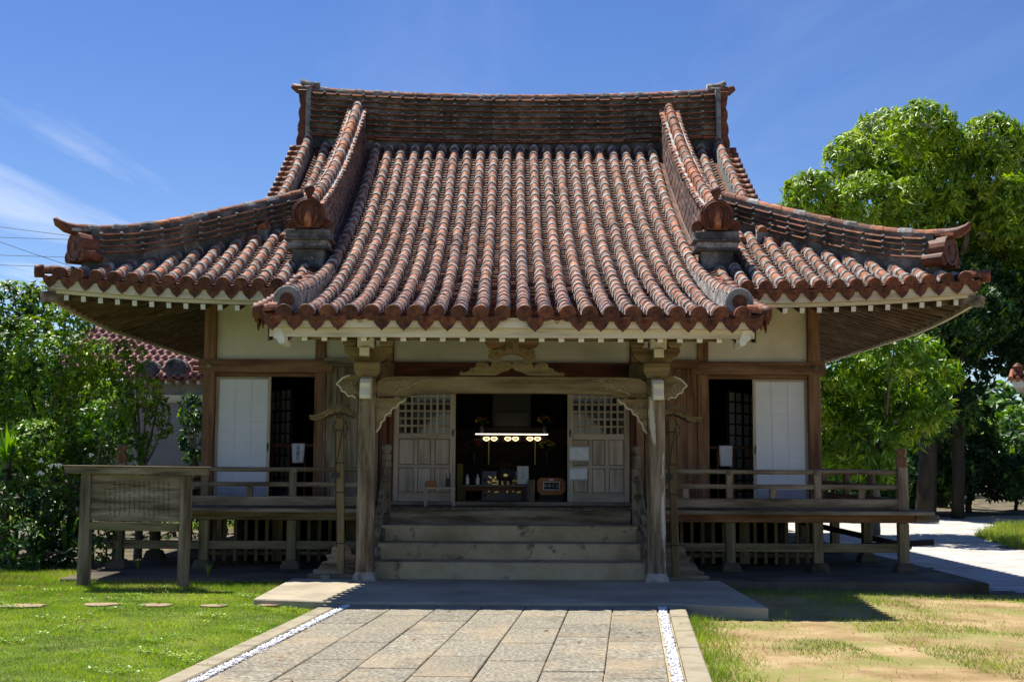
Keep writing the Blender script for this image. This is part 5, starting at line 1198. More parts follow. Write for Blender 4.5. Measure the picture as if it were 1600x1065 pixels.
# small side table with a box and pen holder, on the veranda before the left door
tx0, _ = PX(663, 780, 18.3); tx1, _ = PX(711, 780, 18.3); tz = pz(761, 18.3)
st = thing('side_table', 'small thin legged side table before the latticed door', 'table', ((tx0 + tx1) / 2, 18.3, FL))
obj('top', MB().b2(tx0, tx1, 18.15, 18.45, tz - 0.022, tz), M['pale_x'], st)
for xx in (tx0 + 0.02, tx1 - 0.02):
    for yy in (18.18, 18.42): obj('leg', MB().b2(xx - 0.015, xx + 0.015, yy - 0.015, yy + 0.015, FL, tz - 0.022), M['pale_z'], st)
x, _ = PX(673, 755, 18.3); o = obj('wooden_box', MB().prism([(-0.085, 0), (0.085, 0), (0.085, 0.06), (0.06, 0.09), (-0.06, 0.09), (-0.085, 0.06)], -0.06, 0.06), M['orange'], bev=0.004); o.location = (x, 18.3, tz); tag(o, 'small orange brown wooden box on the side table', 'box')
x, _ = PX(700, 752, 18.3); ph = thing('pen_holder', 'black pen holder with two pens on the side table', 'pen holder', (x, 18.3, tz))
obj('cup', MB().lathe([(0.036, 0), (0.036, 0.13), (0.031, 0.13), (0.031, 0.02)], (x, 18.3, tz), 12), M['iron'], ph)
for k in (-1, 1): obj('pen', MB().tube([(x + 0.012 * k, 18.3, tz + 0.03), (x + 0.034 * k, 18.3, tz + 0.20)], 0.006, 6), M['ink'], ph)
# plastic-sleeved notices on the right door
for (a, b, c, d, lab) in ((889, 697, 920, 720, 'crumpled clear plastic notice taped high on the latticed door, above another one'), (889, 730, 918, 750, 'crumpled clear plastic notice taped below another one on the latticed door')):
    x0, z1 = PX(a, b, YW); x1, z0 = PX(c, d, YW)
    mb = MB(); nx_, ny_ = 8, 6
    for j in range(ny_ + 1):
        for i in range(nx_ + 1): mb.v.append((x0 + (x1 - x0) * i / nx_, YW - 0.008 - random.uniform(0, .012), z0 + (z1 - z0) * j / ny_))
    mb.f = [(j * 9 + i, j * 9 + i + 1, j * 9 + i + 10, j * 9 + i + 9) for j in range(ny_) for i in range(nx_)]; mb.m = [0] * len(mb.f)
    o = obj('door_notice', mb, M['plastic'], smooth=True, origin=((x0 + x1) / 2, YW - 0.01, z0)); so = o.modifiers.new('t', 'SOLIDIFY'); so.thickness = 0.002
    tag(o, lab, 'notice', 'notices taped to the door')
# cloth signs hung on the inner rails
for (a, b, c, d, lab, txt) in ((456, 693, 476, 722, 'white cloth sign with black writing on the inner rail, notice board side', '立入禁止'), (1123, 698, 1145, 728, 'white cloth hung over the inner rail on the gravel road side', None)):
    yy = YW + 0.33; x0, z1 = PX(a, b, yy); x1, z0 = PX(c, d, yy); z1 = 1.870
    mb = MB(); nx_, ny_ = 8, 8
    for j in range(ny_ + 1):
        t = j / ny_
        for i in range(nx_ + 1):
            u = i / nx_; xs_ = x0 + (x1 - x0) * (u * (0.86 + 0.14 * t) + 0.07 * (1 - t)); mb.v.append((xs_, yy - 0.012 - 0.010 * math.sin(u * 9) * (1 - t), z0 + (z1 - z0) * t))
    mb.f = [(j * 9 + i, j * 9 + i + 1, j * 9 + i + 10, j * 9 + i + 9) for j in range(ny_) for i in range(nx_)]; mb.m = [0] * len(mb.f)
    q = len(mb.v); mb.v += [(x0, yy - 0.012, z1 + 0.001), (x1, yy - 0.012, z1 + 0.001), (x1, yy + 0.07, z1 + 0.001), (x0, yy + 0.07, z1 + 0.001), (x1, yy + 0.07, z1 - 0.3), (x0, yy + 0.07, z1 - 0.3)]
    mb.f += [(q, q + 1, q + 2, q + 3), (q + 3, q + 2, q + 4, q + 5)]; mb.m += [0, 0]
    o = obj('cloth_sign', mb, M['cloth'], smooth=True, origin=((x0 + x1) / 2, yy, z0)); so = o.modifiers.new('t', 'SOLIDIFY'); so.thickness = 0.003
    tag(o, lab, 'cloth')
    if txt:
        for k, chh in enumerate(txt):
            me = text_mesh(chh, 0.062, M['ink'], 0.001); w = bpy.data.objects.new('lettering', me); w.matrix_basis = Matrix.Translation((0, -0.03, 0.235 - 0.056 * k)) @ STAND; COL.objects.link(w); w.parent = o

# ---- altar deep inside: dark tiers, lit tube, three lit gold panels, vases with flowers
aY = 22.6
al = thing('altar', 'dark tiered altar in the hall with three lit gold panels', 'altar', (0, aY, FL))
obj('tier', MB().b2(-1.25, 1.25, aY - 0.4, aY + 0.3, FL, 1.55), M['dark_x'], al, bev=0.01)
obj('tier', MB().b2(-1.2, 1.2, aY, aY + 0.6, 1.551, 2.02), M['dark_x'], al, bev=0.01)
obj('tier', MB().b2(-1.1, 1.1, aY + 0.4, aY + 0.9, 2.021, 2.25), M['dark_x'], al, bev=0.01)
zl = pz(678, aY - 0.06); lx0, lx1 = PX(743, 678, aY)[0], PX(856, 678, aY)[0]
obj('lit_edge_lamp', MB().b2(lx0, lx1, aY - 0.05, aY - 0.02, zl - 0.008, zl + 0.008), M['tube_lamp'], al)
for px in (766, 799.5, 834):
    x, z = PX(px, 685, aY - 0.03)
    obj('panel_surround', MB().box((x, aY - 0.015, z), (0.36, 0.02, 0.12)), M['black'], al)
    for (dx, w) in ((-0.07, 0.05), (0.07, 0.05)):
        pl = [(x + dx + 0.062 * math.cos(t), z + 0.038 * math.sin(t) * (1 + 0.15 * math.sin(3 * t))) for t in np.linspace(0, 6.283, 17)[:-1]]
        obj('lit_gold_panel', MB().prism(pl, aY - 0.04, aY - 0.026), M['gold_lamp'], al)
        obj('panel_fretwork', MB().tube([(x + dx + 0.03 * math.cos(t), aY - 0.045, z + 0.016 * math.sin(2 * t)) for t in np.linspace(0, 6.28, 14)], 0.008, 5), M['black'], al)
for px in (763.5, 836):
    x, z = PX(px, 720, aY - 0.3); obj('candle_stand', MB().tube([(x, aY - 0.3, 1.56), (x, aY - 0.3, zl - 0.12)], 0.012, 8), M['brass'], al)
obj('portrait_frame', MB().b2(-0.36, 0.36, aY + 0.75, aY + 0.80, 2.26, 2.9), M['black'], al)
obj('shrine_box', MB().b2(-0.3, 0.3, aY + 0.5, aY + 0.72, 2.251, 2.52), M['black'], al)
def vase(px, py, Y, zbase, mat, lab, gold):
    x, z = PX(px, py, Y); t = thing('flower_vase', lab, 'vase', (x, Y, zbase))
    obj('vase', MB().lathe([(0.05, 0), (0.06, 0.02), (0.04, 0.08), (0.075, 0.16), (0.05, 0.23), (0.06, 0.25), (0.03, 0.25)], (x, Y, zbase), 14), M['black'], t, smooth=True)
    for k in range(14):
        a = random.uniform(0.25, 2.9); rr = random.uniform(0.08, 0.17); p = (x + rr * math.cos(a), Y + random.uniform(-.04, .04), zbase + 0.28 + rr * math.sin(a))
        obj('blossom', MB().lathe([(0.004, -0.02), (0.03, 0.0), (0.024, 0.018), (0.002, 0.02)], p, 7), mat, t)
        obj('stem', MB().tube([(x, Y, zbase + 0.22), p], 0.004, 4), M['dkleaf'], t)
vase(752, 650, aY + 0.15, 2.021, M['brass'], 'black vase of gilt flowers on the notice board side of the altar', 1)
vase(852, 645, aY + 0.15, 2.021, M['brass'], 'black vase of gilt flowers fanned out on the gravel road side of the altar', 1)
vase(741, 700, aY - 0.2, 1.551, M['redf'], 'black vase of red flowers on the lower altar tier', 0)
vase(855, 700, aY - 0.2, 1.551, M['yellow'], 'black vase of yellow flowers on the lower altar tier', 0)
x, z = PX(719, 725, 20.6); o = obj('yellow_placard', MB().b2(-0.05, 0.05, -0.01, 0.01, 0, 0.62), pmat('yellow_placard', [(0.32, 0.27, 0.06), (0.42, 0.36, 0.10)], 8, rough=0.7), bev=0.003); o.location = (x, 20.6, FL); tag(o, 'narrow yellow green placard standing just inside the open door', 'placard')
# straw mats on the veranda before the doors
for (x0, x1, lab) in ((-0.85, -0.02, 'thin brown mat at the head of the steps, toward the side table'), (0.02, 0.85, 'thin brown mat at the head of the steps, toward the fortune box')):
    o = obj('door_mat', MB().b2(x0, x1, 17.66, 18.5, 0, 0.012), M['olive_x'], origin=(0, 0, 0)); o.location.z = FL - 0.003; tag(o, lab, 'mat', 'mats before the doorway')

# ---- poles stored under the right veranda
for (a, b, lab) in (((4.75, 20.3, 0.98 - 0.33), (6.05, 18.9, 0.36), 'long dark round pole leaning under the veranda floor'), ((4.6, 19.2, 0.30), (6.35, 18.75, 0.44), 'shorter dark pole crossing another one under the veranda')):
    d = (Vector(b) - Vector(a)); o = obj('stored_pole', MB().tube([(0, 0, 0), tuple(d)], 0.045, 10), M['dark_x'], smooth=False); o.location = a; tag(o, lab, 'pole', 'poles stored under the veranda')

# ---- stepping stones set in the lawn
STONES = []
M['step_stone'] = pmat('stepping_stone', [(0.22, 0.165, 0.09), (0.34, 0.26, 0.155)], 6, rough=0.95, bump=0.4)
for (px, py, w, nth) in ((34, 947, 0.30, 'fifth from the slab path and largest'), (158, 945, 0.24, 'fourth from the slab path'), (242, 946, 0.24, 'third from the slab path'), (332, 947, 0.20, 'second from the slab path'), (418, 946, 0.15, 'nearest the slab path and smallest')):
    x, y = PG(px, py, 0.055); b = MB(); n = 14
    rr = [w * (0.6 + 0.35 * random.random()) for _ in range(n)]
    b.add([(r_ * math.cos(6.283 * i / n), 0.8 * r_ * math.sin(6.283 * i / n), -0.05) for i, r_ in enumerate(rr)] + [(r_ * .93 * math.cos(6.283 * i / n), 0.75 * r_ * math.sin(6.283 * i / n), 0.008) for i, r_ in enumerate(rr)], [tuple(range(n, 2 * n))] + [(i, (i + 1) % n, n + (i + 1) % n, n + i) for i in range(n)])
    o = obj('stepping_stone', b, M['step_stone']); STONES.append((x, y, w)); o.location = (x, y, 0.062); tag(o, 'flat sandy stepping stone sunk in the lawn, ' + nth, 'stepping stone', 'stepping stones across the lawn')

# ---- neighbouring house behind, pink-brown tiled roof
M['pink'] = pmat('pink_brown_tile', [(0.20, 0.085, 0.065), (0.30, 0.135, 0.105), (0.36, 0.18, 0.14)], 5, rough=0.7, bump=0.2, rand=0.15)
M['house_wall'] = pmat('grey_render', [(0.22, 0.21, 0.20), (0.31, 0.30, 0.29)], 1.5, rough=0.95, bump=0.2, spots=[((0.10, 0.09, 0.08), 2, 0.57, 0.12, 0.6)])
hY = 31.0
hx0, hx1 = PX(100, 560, hY)[0], PX(345, 560, hY)[0]; ez = pz(592, hY); tz_ = pz(520, hY + 3.0)
hs = thing('neighbour_house', 'grey walled house with pink brown tiled roof behind the shrubs', 'house', ((hx0 + hx1) / 2, hY + 3, gz(-9, hY)))
obj('wall', MB().b2(hx0, hx1 + 1.5, hY + 0.5, hY + 5, gz(-9, hY) - 0.2, ez - 0.05), M['house_wall'], hs)
obj('wall_band', MB().b2(hx0, hx1 + 1.5, hY + 0.42, hY + 0.498, ez - 0.62, ez - 0.42), M['cream_x'], hs)
for k in range(14): xx = hx1 - 0.3 - k * 0.27; obj('eave_rafter', MB().b2(xx - 0.03, xx + 0.03, hY + 0.05, hY + 0.49, ez - 0.16, ez - 0.08), M['cream_x'], hs)
sl = (tz_ - ez) / 3.0
rb = MB(); rb.add([(hx0 - 0.2, hY, ez - 0.03), (hx1 + 1.5, hY, ez - 0.03), (hx1 + 1.5, hY + 3.2, ez - 0.03 + sl * 3.2), (hx0 - 0.2, hY + 3.2, ez - 0.03 + sl * 3.2), (hx0 - 0.2, hY + 6, ez - 0.03), (hx1 + 1.5, hY + 6, ez - 0.03)], [(0, 1, 2, 3), (3, 2, 5, 4)])
hr = obj('roof', rb, M['pink'], hs)
tb = MB(); n = 7
for i in range(n + 1):
    u = i / n; zz = 0.045 * math.sin(u * math.pi * 2 - 0.6)
    tb.v += [((u - 0.5) * 0.215, 0, zz + 0.03), ((u - 0.5) * 0.215, 0.42, zz), ((u - 0.5) * 0.215, 0.0, zz - 0.01)]
for i in range(n): tb.f += [(i * 3, i * 3 + 3, i * 3 + 4, i * 3 + 1), (i * 3, i * 3 + 2, i * 3 + 5, i * 3 + 3)]; tb.m += [0, 0]
tme = tb.mesh('roof_tile', [M['pink']], True)
ln_ = math.hypot(1, sl)
for r_ in range(9):
    for c in range(24):
        X = hx1 + 0.3 - c * 0.205 - 0.0; Y = hY + r_ * 0.36; inst('roof_tile', tme, Matrix.Translation((X, Y, ez + 0.0 + sl * r_ * 0.36)) @ Matrix.Rotation(math.atan(sl), 4, 'X'), hr)
# ridge-end roundels on that roof
for px, py in ((272, 575), (228, 578)):
    x, z = PX(px, py, hY); obj('ridge_roundel', MB().lathe([(0.27, 0.5), (0.28, 0.0), (0.24, -0.03), (0.1, -0.03), (0.001, -0.05)], (x, hY + 0.1, z), 16, 0, Matrix.Rotation(R(-90), 3, 'X')), M['shaded_soot'], hr)
for k in range(4):
    x, z = PX(310, 556 + k * 9, hY); obj('verge_roll_tile', MB().tube([(x - 0.2, hY + 0.5 - 0.12 * k, z), (x + 0.25, hY + 0.5 - 0.12 * k, z - 0.02)], 0.075, 8), M['tile'], hr)
# ---- corner of another tiled roof at the road
rY = 30.0
rx, rz_ = PX(1577, 600, rY)
rh = thing('gatehouse', 'white eaved gatehouse with orange roof tiles beside the gravel road', 'house', (rx + 2.2, rY + 1.5, gz(12, rY)))
obj('eave_board', MB().prism([PX(1583, 604, rY), PX(1680, 604, rY), PX(1680, 590, rY), PX(1580, 592, rY)], rY, rY + 3), M['white'], rh)
for k in range(14):
    x = rx + 0.05 + k * 0.17; z = pz(588, rY); obj('drip_tile', MB().tube([(x, rY - 0.06, z), (x, rY + 0.8, z + 0.25)], 0.07, 8), M['tile'], rh)
obj('roof', MB().prism([(rx, pz(590, rY)), (rx + 3, pz(590, rY)), (rx + 3, pz(590, rY) + 1.0), (rx + 1.2, pz(590, rY) + 0.6)], rY + 0.1, rY + 3), M['tile_dk'], rh)
obj('ridge_finial', MB().lathe([(0.1, 0), (0.15, 0.08), (0.11, 0.2), (0.14, 0.28), (0.05, 0.36), (0.001, 0.38)], (PX(1590, 570, rY)[0], rY + 0.1, pz(586, rY)), 12), M['tile_dk'], rh)
obj('wall', MB().b2(rx + 1.2, rx + 4, rY + 0.6, rY + 3, gz(12, rY) - 0.1, pz(604, rY)), M['plaster'], rh)
for c in list(rh.children):
    for v in c.data.vertices: v.co.x += 0.46 * (v.co.y - rY)

# ---- overhead wires far beyond the roof
wY = 70
for (a, b, lab) in (((-60, 346), (420, 395), 'thin overhead wire sagging down from the upper of the group'), ((-60, 368), (420, 371), 'thin level overhead wire, uppermost of the level ones'), ((-60, 396), (420, 398), 'thin level overhead wire between two other level ones'), ((-60, 411), (420, 415), 'thin level overhead wire, lowest of the level ones'), ((-60, 356), (330, 480), 'thin overhead wire slanting steeply behind the eave corner')):
    x0, z0 = PX(a[0], a[1], wY); x1, z1 = PX(b[0], b[1], wY)
    o = obj('overhead_wire', MB().tube([(x0 + (x1 - x0) * t - x0, 0, z0 + (z1 - z0) * t - 0.5 * 4 * t * (1 - t) * 0.4 - z0) for t in np.linspace(0, 1, 13)], 0.016, 5), M['iron']); o.location = (x0, wY, z0); tag(o, lab, 'wire', 'overhead wires')
# ================================================================== VEGETATION
def leaf_mesh(name, P, D, N_, Ln, Wd, mats, parent=None, mi=None, curl=0.25):
    """diamond leaves folded on the midrib. P base, D direction, N_ up normal, Ln length, Wd width"""
    D = D / np.linalg.norm(D, axis=1, keepdims=True); Sd = np.cross(D, N_); Sd /= np.maximum(1e-6, np.linalg.norm(Sd, axis=1, keepdims=True)); Nn = np.cross(Sd, D)
    Ln = Ln[:, None]; Wd = Wd[:, None]; n = len(P)
    mid = P + D * Ln * 0.45
    V = np.stack([P, mid + Sd * Wd * 0.5 + Nn * Wd * 0.18, P + D * Ln - Nn * Ln * curl * 0.4, mid - Sd * Wd * 0.5 + Nn * Wd * 0.18, mid - Nn * Wd * 0.05], 1).reshape(-1, 3)
    b = (np.arange(n) * 5)[:, None]
    F = np.concatenate([b + np.array([[0, 1, 4]]), b + np.array([[1, 2, 4]]), b + np.array([[2, 3, 4]]), b + np.array([[3, 0, 4]])], 1).reshape(-1, 3)
    m4 = None if mi is None else np.repeat(mi, 4)
    return npmesh(name, V, F, mats, parent, mi=m4)
def unit(n):
    v = rng.normal(size=(n, 3)); return v / np.linalg.norm(v, axis=1, keepdims=True)
def lobes_pts(lobes, per_r2, shell=0.45, up=0.25):
    """points through lobes (centre, radius): mostly near the surface, biased up; returns P, outward"""
    PP, OO = [], []
    for c, r in lobes:
        n = int(per_r2 * r * r); u = unit(n); u[:, 2] += up * rng.random(n); u /= np.linalg.norm(u, axis=1, keepdims=True)
        k = 0.55 + 0.25 * np.sin(u[:, 0] * 5 + c[0] * 3) * np.sin(u[:, 2] * 6 + c[2]) * 0.6
        rad = r * (1 - shell * rng.random(n) ** 1.6) * (0.82 + 0.35 * k)
        PP.append(np.array(c) + u * rad[:, None] * np.array([1, 1, 0.92])); OO.append(u)
    return np.concatenate(PP), np.concatenate(OO)
def whorl_tree(P, O, k, ln, wd, droop, mats, name, parent, newfrac=0.15, flowfrac=0.0):
    n = len(P); Pr = np.repeat(P, k, 0); Or = np.repeat(O, k, 0)
    az = rng.random(n * k) * 6.283; ref = np.cross(Or, np.array([0.3, 0.2, 1.0])); ref /= np.maximum(1e-6, np.linalg.norm(ref, axis=1, keepdims=True)); bt = np.cross(Or, ref)
    D = ref * np.cos(az)[:, None] + bt * np.sin(az)[:, None] + Or * rng.uniform(0.1, 0.9, (n * k, 1)); D[:, 2] -= droop * rng.uniform(0.4, 1.2, n * k)
    Nn = Or + np.array([0, 0, 0.8]) + 0.5 * rng.normal(size=(n * k, 3))
    L = ln * rng.uniform(0.65, 1.25, n * k); W_ = wd * rng.uniform(0.7, 1.2, n * k)
    cl = rng.random(n); 
    lowf = np.sin(P[:, 0] * 1.3) + np.sin(P[:, 2] * 1.7 + P[:, 1]) 
    pick = np.where(cl < newfrac * (1 + 0.8 * (lowf > 0.4)), 1, 0); pick = np.where(cl > 1 - flowfrac * (1 + (lowf > 0.8) * 3), 2, pick)
    return leaf_mesh(name, Pr, D, Nn, L, W_, mats, parent, np.repeat(pick, k))
def limb(parent, pts, r0, r1, name='limb', mat=None):
    n = len(pts); P = [Vector(p) for p in pts]; out = []
    for i in range(n - 1):
        for t in np.linspace(0, 1, 5)[:-1]: out.append(P[i].lerp(P[i + 1], t) + Vector((random.uniform(-1, 1), random.uniform(-1, 1), 0)) * r0 * 0.18)
    out.append(P[-1]); k = len(out)
    b = MB().tube(out, [r0 + (r1 - r0) * i / (k - 1) for i in range(k)], 9); return obj(name, b, mat or M['bark'], parent, smooth=True)
def L3(px, py, rpx, Y): X, Z = PX(px, py, Y); return ((X, Y, Z), rpx * Y / FPX * 1.0)
def tree(name, label, cat, base, lobes, dens, k, ln, wd, droop, mats, trunk_r, group=None, newf=0.15, flow=0.0, shell=0.45, crown='crown', nl=6):
    t = thing(name, label, cat, base, group); P, O = lobes_pts(lobes, dens, shell)
    whorl_tree(P, O, k, ln, wd, droop, mats, crown, t, newf, flow)
    b = Vector(base); mid = b + Vector((0, 0, 0)) ; cs = np.mean([c for c, r in lobes], 0); top = b.lerp(Vector(cs), 0.55); top.x = b.x + (cs[0] - b.x) * 0.35; top.y = b.y + (cs[1] - b.y) * 0.35
    limb(t, [b - Vector((0, 0, 0.1)), b.lerp(top, 0.5), top], trunk_r, trunk_r * 0.65, 'trunk', M['dkbark'] if name.startswith('shade') else None)
    idx = list(range(len(lobes))); random.shuffle(idx)
    for i in idx[:nl]:
        c = Vector(lobes[i][0]); limb(t, [top, top.lerp(c, 0.5) + Vector((0, 0, -0.05 * (c - top).length)), c + Vector((0, 0, lobes[i][1] * 0.5))], trunk_r * 0.42, trunk_r * 0.10)
    return t
MG = [M['mango'], M['mango_new'], M['flower']]
# big tree beyond the road
by = 37.0
A = [(1268, 305, 42), (1245, 330, 26), (1335, 250, 46), (1385, 225, 58), (1440, 205, 52), (1418, 262, 55), (1485, 235, 42), (1545, 225, 50), (1590, 255, 42), (1500, 285, 60), (1352, 320, 55), (1300, 345, 40), (1430, 335, 62), (1500, 350, 60), (1570, 330, 60), (1625, 320, 60), (1540, 400, 62), (1600, 420, 65), (1660, 240, 70), (1690, 350, 80), (1580, 480, 55), (1640, 480, 60), (1470, 400, 55)]
lob = [L3(x, y, r, by + random.uniform(-2.4, 2.6)) for x, y, r in A]
gx, _ = PX(1475, 700, by); 
tree('mango_tree', 'tall broad mango tree with pale blossom rising behind the roof corner', 'tree', (gx, by + 1, gz(gx, by)), lob, 330, 9, 0.27, 0.075, 0.5, MG, 0.38, None, 0.32, 0.025, nl=10)
# low mango with long drooping leaves beside the veranda
my = 27.5
A = [(1308, 575, 42), (1350, 560, 40), (1400, 548, 45), (1440, 560, 38), (1330, 625, 50), (1385, 610, 52), (1440, 620, 42), (1475, 585, 24), (1305, 665, 42), (1355, 680, 48), (1420, 665, 40), (1460, 640, 26), (1310, 715, 32), (1375, 725, 34), (1295, 610, 30)]
lob = [L3(x, y, r, my + random.uniform(-1.0, 1.2)) for x, y, r in A]
gx, _ = PX(1375, 700, my)
tree('young_mango_tree', 'low mango tree with long drooping bright leaves beside the veranda', 'tree', (gx, my + 0.6, gz(gx, my)), lob, 300, 9, 0.26, 0.062, 0.75, [M['bush'], M['mango_new'], M['mango_new']], 0.14, None, 0.26, 0, nl=8)
# dark shaded trees behind the road
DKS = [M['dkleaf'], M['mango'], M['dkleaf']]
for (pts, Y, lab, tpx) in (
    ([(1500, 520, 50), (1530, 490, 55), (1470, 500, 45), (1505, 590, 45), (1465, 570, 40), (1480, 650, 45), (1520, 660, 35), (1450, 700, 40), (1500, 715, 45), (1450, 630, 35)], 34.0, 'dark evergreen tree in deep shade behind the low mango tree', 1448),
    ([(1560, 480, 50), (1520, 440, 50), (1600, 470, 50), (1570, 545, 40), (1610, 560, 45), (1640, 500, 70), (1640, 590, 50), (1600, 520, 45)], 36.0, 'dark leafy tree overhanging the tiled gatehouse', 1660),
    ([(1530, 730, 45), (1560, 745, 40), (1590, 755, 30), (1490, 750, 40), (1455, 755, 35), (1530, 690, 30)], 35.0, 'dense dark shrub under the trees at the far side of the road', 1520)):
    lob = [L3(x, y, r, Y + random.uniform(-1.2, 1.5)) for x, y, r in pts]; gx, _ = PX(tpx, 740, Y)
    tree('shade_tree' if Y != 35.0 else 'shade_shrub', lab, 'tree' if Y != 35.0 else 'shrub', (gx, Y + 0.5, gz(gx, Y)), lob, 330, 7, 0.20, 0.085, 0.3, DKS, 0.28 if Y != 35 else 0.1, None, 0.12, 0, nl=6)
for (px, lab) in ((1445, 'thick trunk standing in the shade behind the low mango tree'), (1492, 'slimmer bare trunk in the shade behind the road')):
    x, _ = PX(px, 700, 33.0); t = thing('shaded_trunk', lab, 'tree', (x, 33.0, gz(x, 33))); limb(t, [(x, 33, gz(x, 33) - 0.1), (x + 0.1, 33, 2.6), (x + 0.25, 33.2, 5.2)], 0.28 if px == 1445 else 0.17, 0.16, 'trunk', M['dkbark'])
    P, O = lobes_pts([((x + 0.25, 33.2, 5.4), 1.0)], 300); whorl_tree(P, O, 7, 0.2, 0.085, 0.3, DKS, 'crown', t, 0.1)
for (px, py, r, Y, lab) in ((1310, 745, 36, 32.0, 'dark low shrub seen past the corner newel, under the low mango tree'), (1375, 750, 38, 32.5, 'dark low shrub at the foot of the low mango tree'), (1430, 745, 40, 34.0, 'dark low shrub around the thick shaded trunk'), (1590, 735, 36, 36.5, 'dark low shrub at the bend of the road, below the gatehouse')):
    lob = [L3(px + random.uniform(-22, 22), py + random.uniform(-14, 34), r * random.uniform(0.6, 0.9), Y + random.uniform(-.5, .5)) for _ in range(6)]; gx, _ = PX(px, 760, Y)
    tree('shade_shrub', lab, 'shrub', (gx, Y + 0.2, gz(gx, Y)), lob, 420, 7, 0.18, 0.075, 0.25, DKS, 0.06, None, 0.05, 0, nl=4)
# far scrub on the rise, and the wood that closes the horizon
def mass(name, label, lobes, dens, ln, wd, mats, cat='trees', newf=0.2):
    P, O = lobes_pts(lobes, dens, 0.5); o = whorl_tree(P, O, 5, ln, wd, 0.2, mats, name, None, newf); o['kind'] = 'stuff'; return tag(o, label, cat)
lob = []
for i in range(16): lob.append(L3(1500 + i * 22, 668 + random.uniform(-14, 16) - 2 * i * 0, 26, 62 + random.uniform(-4, 6)))
mass('far_scrub', 'sunlit green scrub on the rise far beyond the road', lob, 150, 0.35, 0.16, [M['bush'], M['lime'], M['bush']])
lob = []
for i in range(70):
    x = -95 + i * 3.0 + random.uniform(-1, 1)
    if -2 < x < 22: continue
    y = 85 + random.uniform(-6, 10); r = random.uniform(2.6, 4.2); lob.append(((x, y, gz(x, y) + r * 0.55), r))
mass('far_wood', 'low dark belt of woodland closing the horizon', lob, 34, 0.7, 0.4, [M['dkleaf'], M['bush'], M['dkleaf']], 'wood', 0.35)

# left: big flowering shrub mass, built as three shrubs
BS = [M['bush'], M['lime'], M['dkleaf']]
def shrub(name, lab, pts, base_px, Y, dens, ln, wd, newf, mats=BS, k=5, flow=0.1):
    lob = [L3(x, y, r, Y + random.uniform(-0.5, 0.7)) for x, y, r in pts]; gx, _ = PX(base_px, 880, Y)
    return tree(name, lab, 'shrub', (gx, Y + 0.3, 0.05), lob, dens, k, ln, wd, 0.25, mats, 0.07, None, newf, flow, nl=9)
shrub('leafy_shrub', 'tall leafy shrub under the roof corner, reaching up to the tile ends', [(20, 480, 45), (70, 475, 40), (105, 500, 40), (40, 540, 52), (100, 560, 50), (150, 560, 34), (10, 600, 55), (70, 620, 55), (130, 620, 50), (165, 595, 34), (-40, 520, 50), (-50, 610, 60), (0, 660, 45)], 60, 19.6, 1150, 0.085, 0.05, 0.28)
shrub('leafy_shrub', 'dense green shrub right behind the notice board', [(110, 680, 45), (165, 660, 40), (60, 690, 42), (200, 700, 30), (140, 720, 38), (185, 640, 30), (205, 620, 24), (90, 740, 40), (30, 720, 45)], 130, 18.7, 1150, 0.075, 0.045, 0.12)
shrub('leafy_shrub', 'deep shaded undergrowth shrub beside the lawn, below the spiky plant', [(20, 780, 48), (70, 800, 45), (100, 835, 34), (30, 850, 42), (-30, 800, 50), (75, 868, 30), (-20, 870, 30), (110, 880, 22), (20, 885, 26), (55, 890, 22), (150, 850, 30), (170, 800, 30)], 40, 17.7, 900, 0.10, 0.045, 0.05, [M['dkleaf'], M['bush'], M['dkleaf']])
shrub('lime_sapling', 'slender sapling with yellow green leaves in front of the grey house wall', [(212, 560, 20), (195, 545, 16), (230, 610, 22), (205, 590, 20), (245, 645, 20), (215, 640, 24), (255, 672, 14), (232, 690, 16), (250, 622, 12)], 206, 19.0, 800, 0.085, 0.05, 0.75, [M['bush'], M['lime'], M['lime']], flow=0.05)
shrub('wall_creeper', 'dark leafed creeper climbing the grey house wall', [(300, 630, 16), (305, 660, 18), (296, 690, 18), (303, 715, 16), (292, 650, 12)], 300, 29.5, 420, 0.16, 0.08, 0.05, [M['dkleaf'], M['bush'], M['dkleaf']])
lob = [((3 + i * 1.3 + random.uniform(-.5, .5), 43 + random.uniform(-1.5, 2.5), gz(8, 43) + random.uniform(0.6, 2.2)), random.uniform(1.0, 1.5)) for i in range(18)]
mass('understorey', 'dark understorey thicket in the shade beyond the road', lob, 110, 0.3, 0.14, [M['dkleaf'], M['mango'], M['dkleaf']], 'thicket', 0.06)
# background shrubs behind the left bush so the skyline closes
lob = [L3(x, y, r, 24 + random.uniform(-1, 1)) for x, y, r in [(-20, 560, 80), (60, 640, 80), (140, 690, 60), (10, 720, 90), (100, 760, 70), (180, 780, 40), (-80, 640, 90)]]
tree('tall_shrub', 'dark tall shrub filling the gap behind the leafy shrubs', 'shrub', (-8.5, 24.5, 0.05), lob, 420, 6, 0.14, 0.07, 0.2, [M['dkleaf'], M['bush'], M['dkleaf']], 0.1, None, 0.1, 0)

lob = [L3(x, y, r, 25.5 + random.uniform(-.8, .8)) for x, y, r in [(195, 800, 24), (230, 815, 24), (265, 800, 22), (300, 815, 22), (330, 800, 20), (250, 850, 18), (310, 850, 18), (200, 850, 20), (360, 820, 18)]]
tree('dark_fill_shrub', 'added low dark shrub hiding bright grass under the veranda floor, behind the notice board', 'shrub', (-6.9, 25.6, 0.06), lob, 420, 6, 0.12, 0.06, 0.2, [M['dkleaf'], M['bush'], M['dkleaf']], 0.05, None, 0.1, 0)  # added to block sunlit grass and keep the underfloor view dark
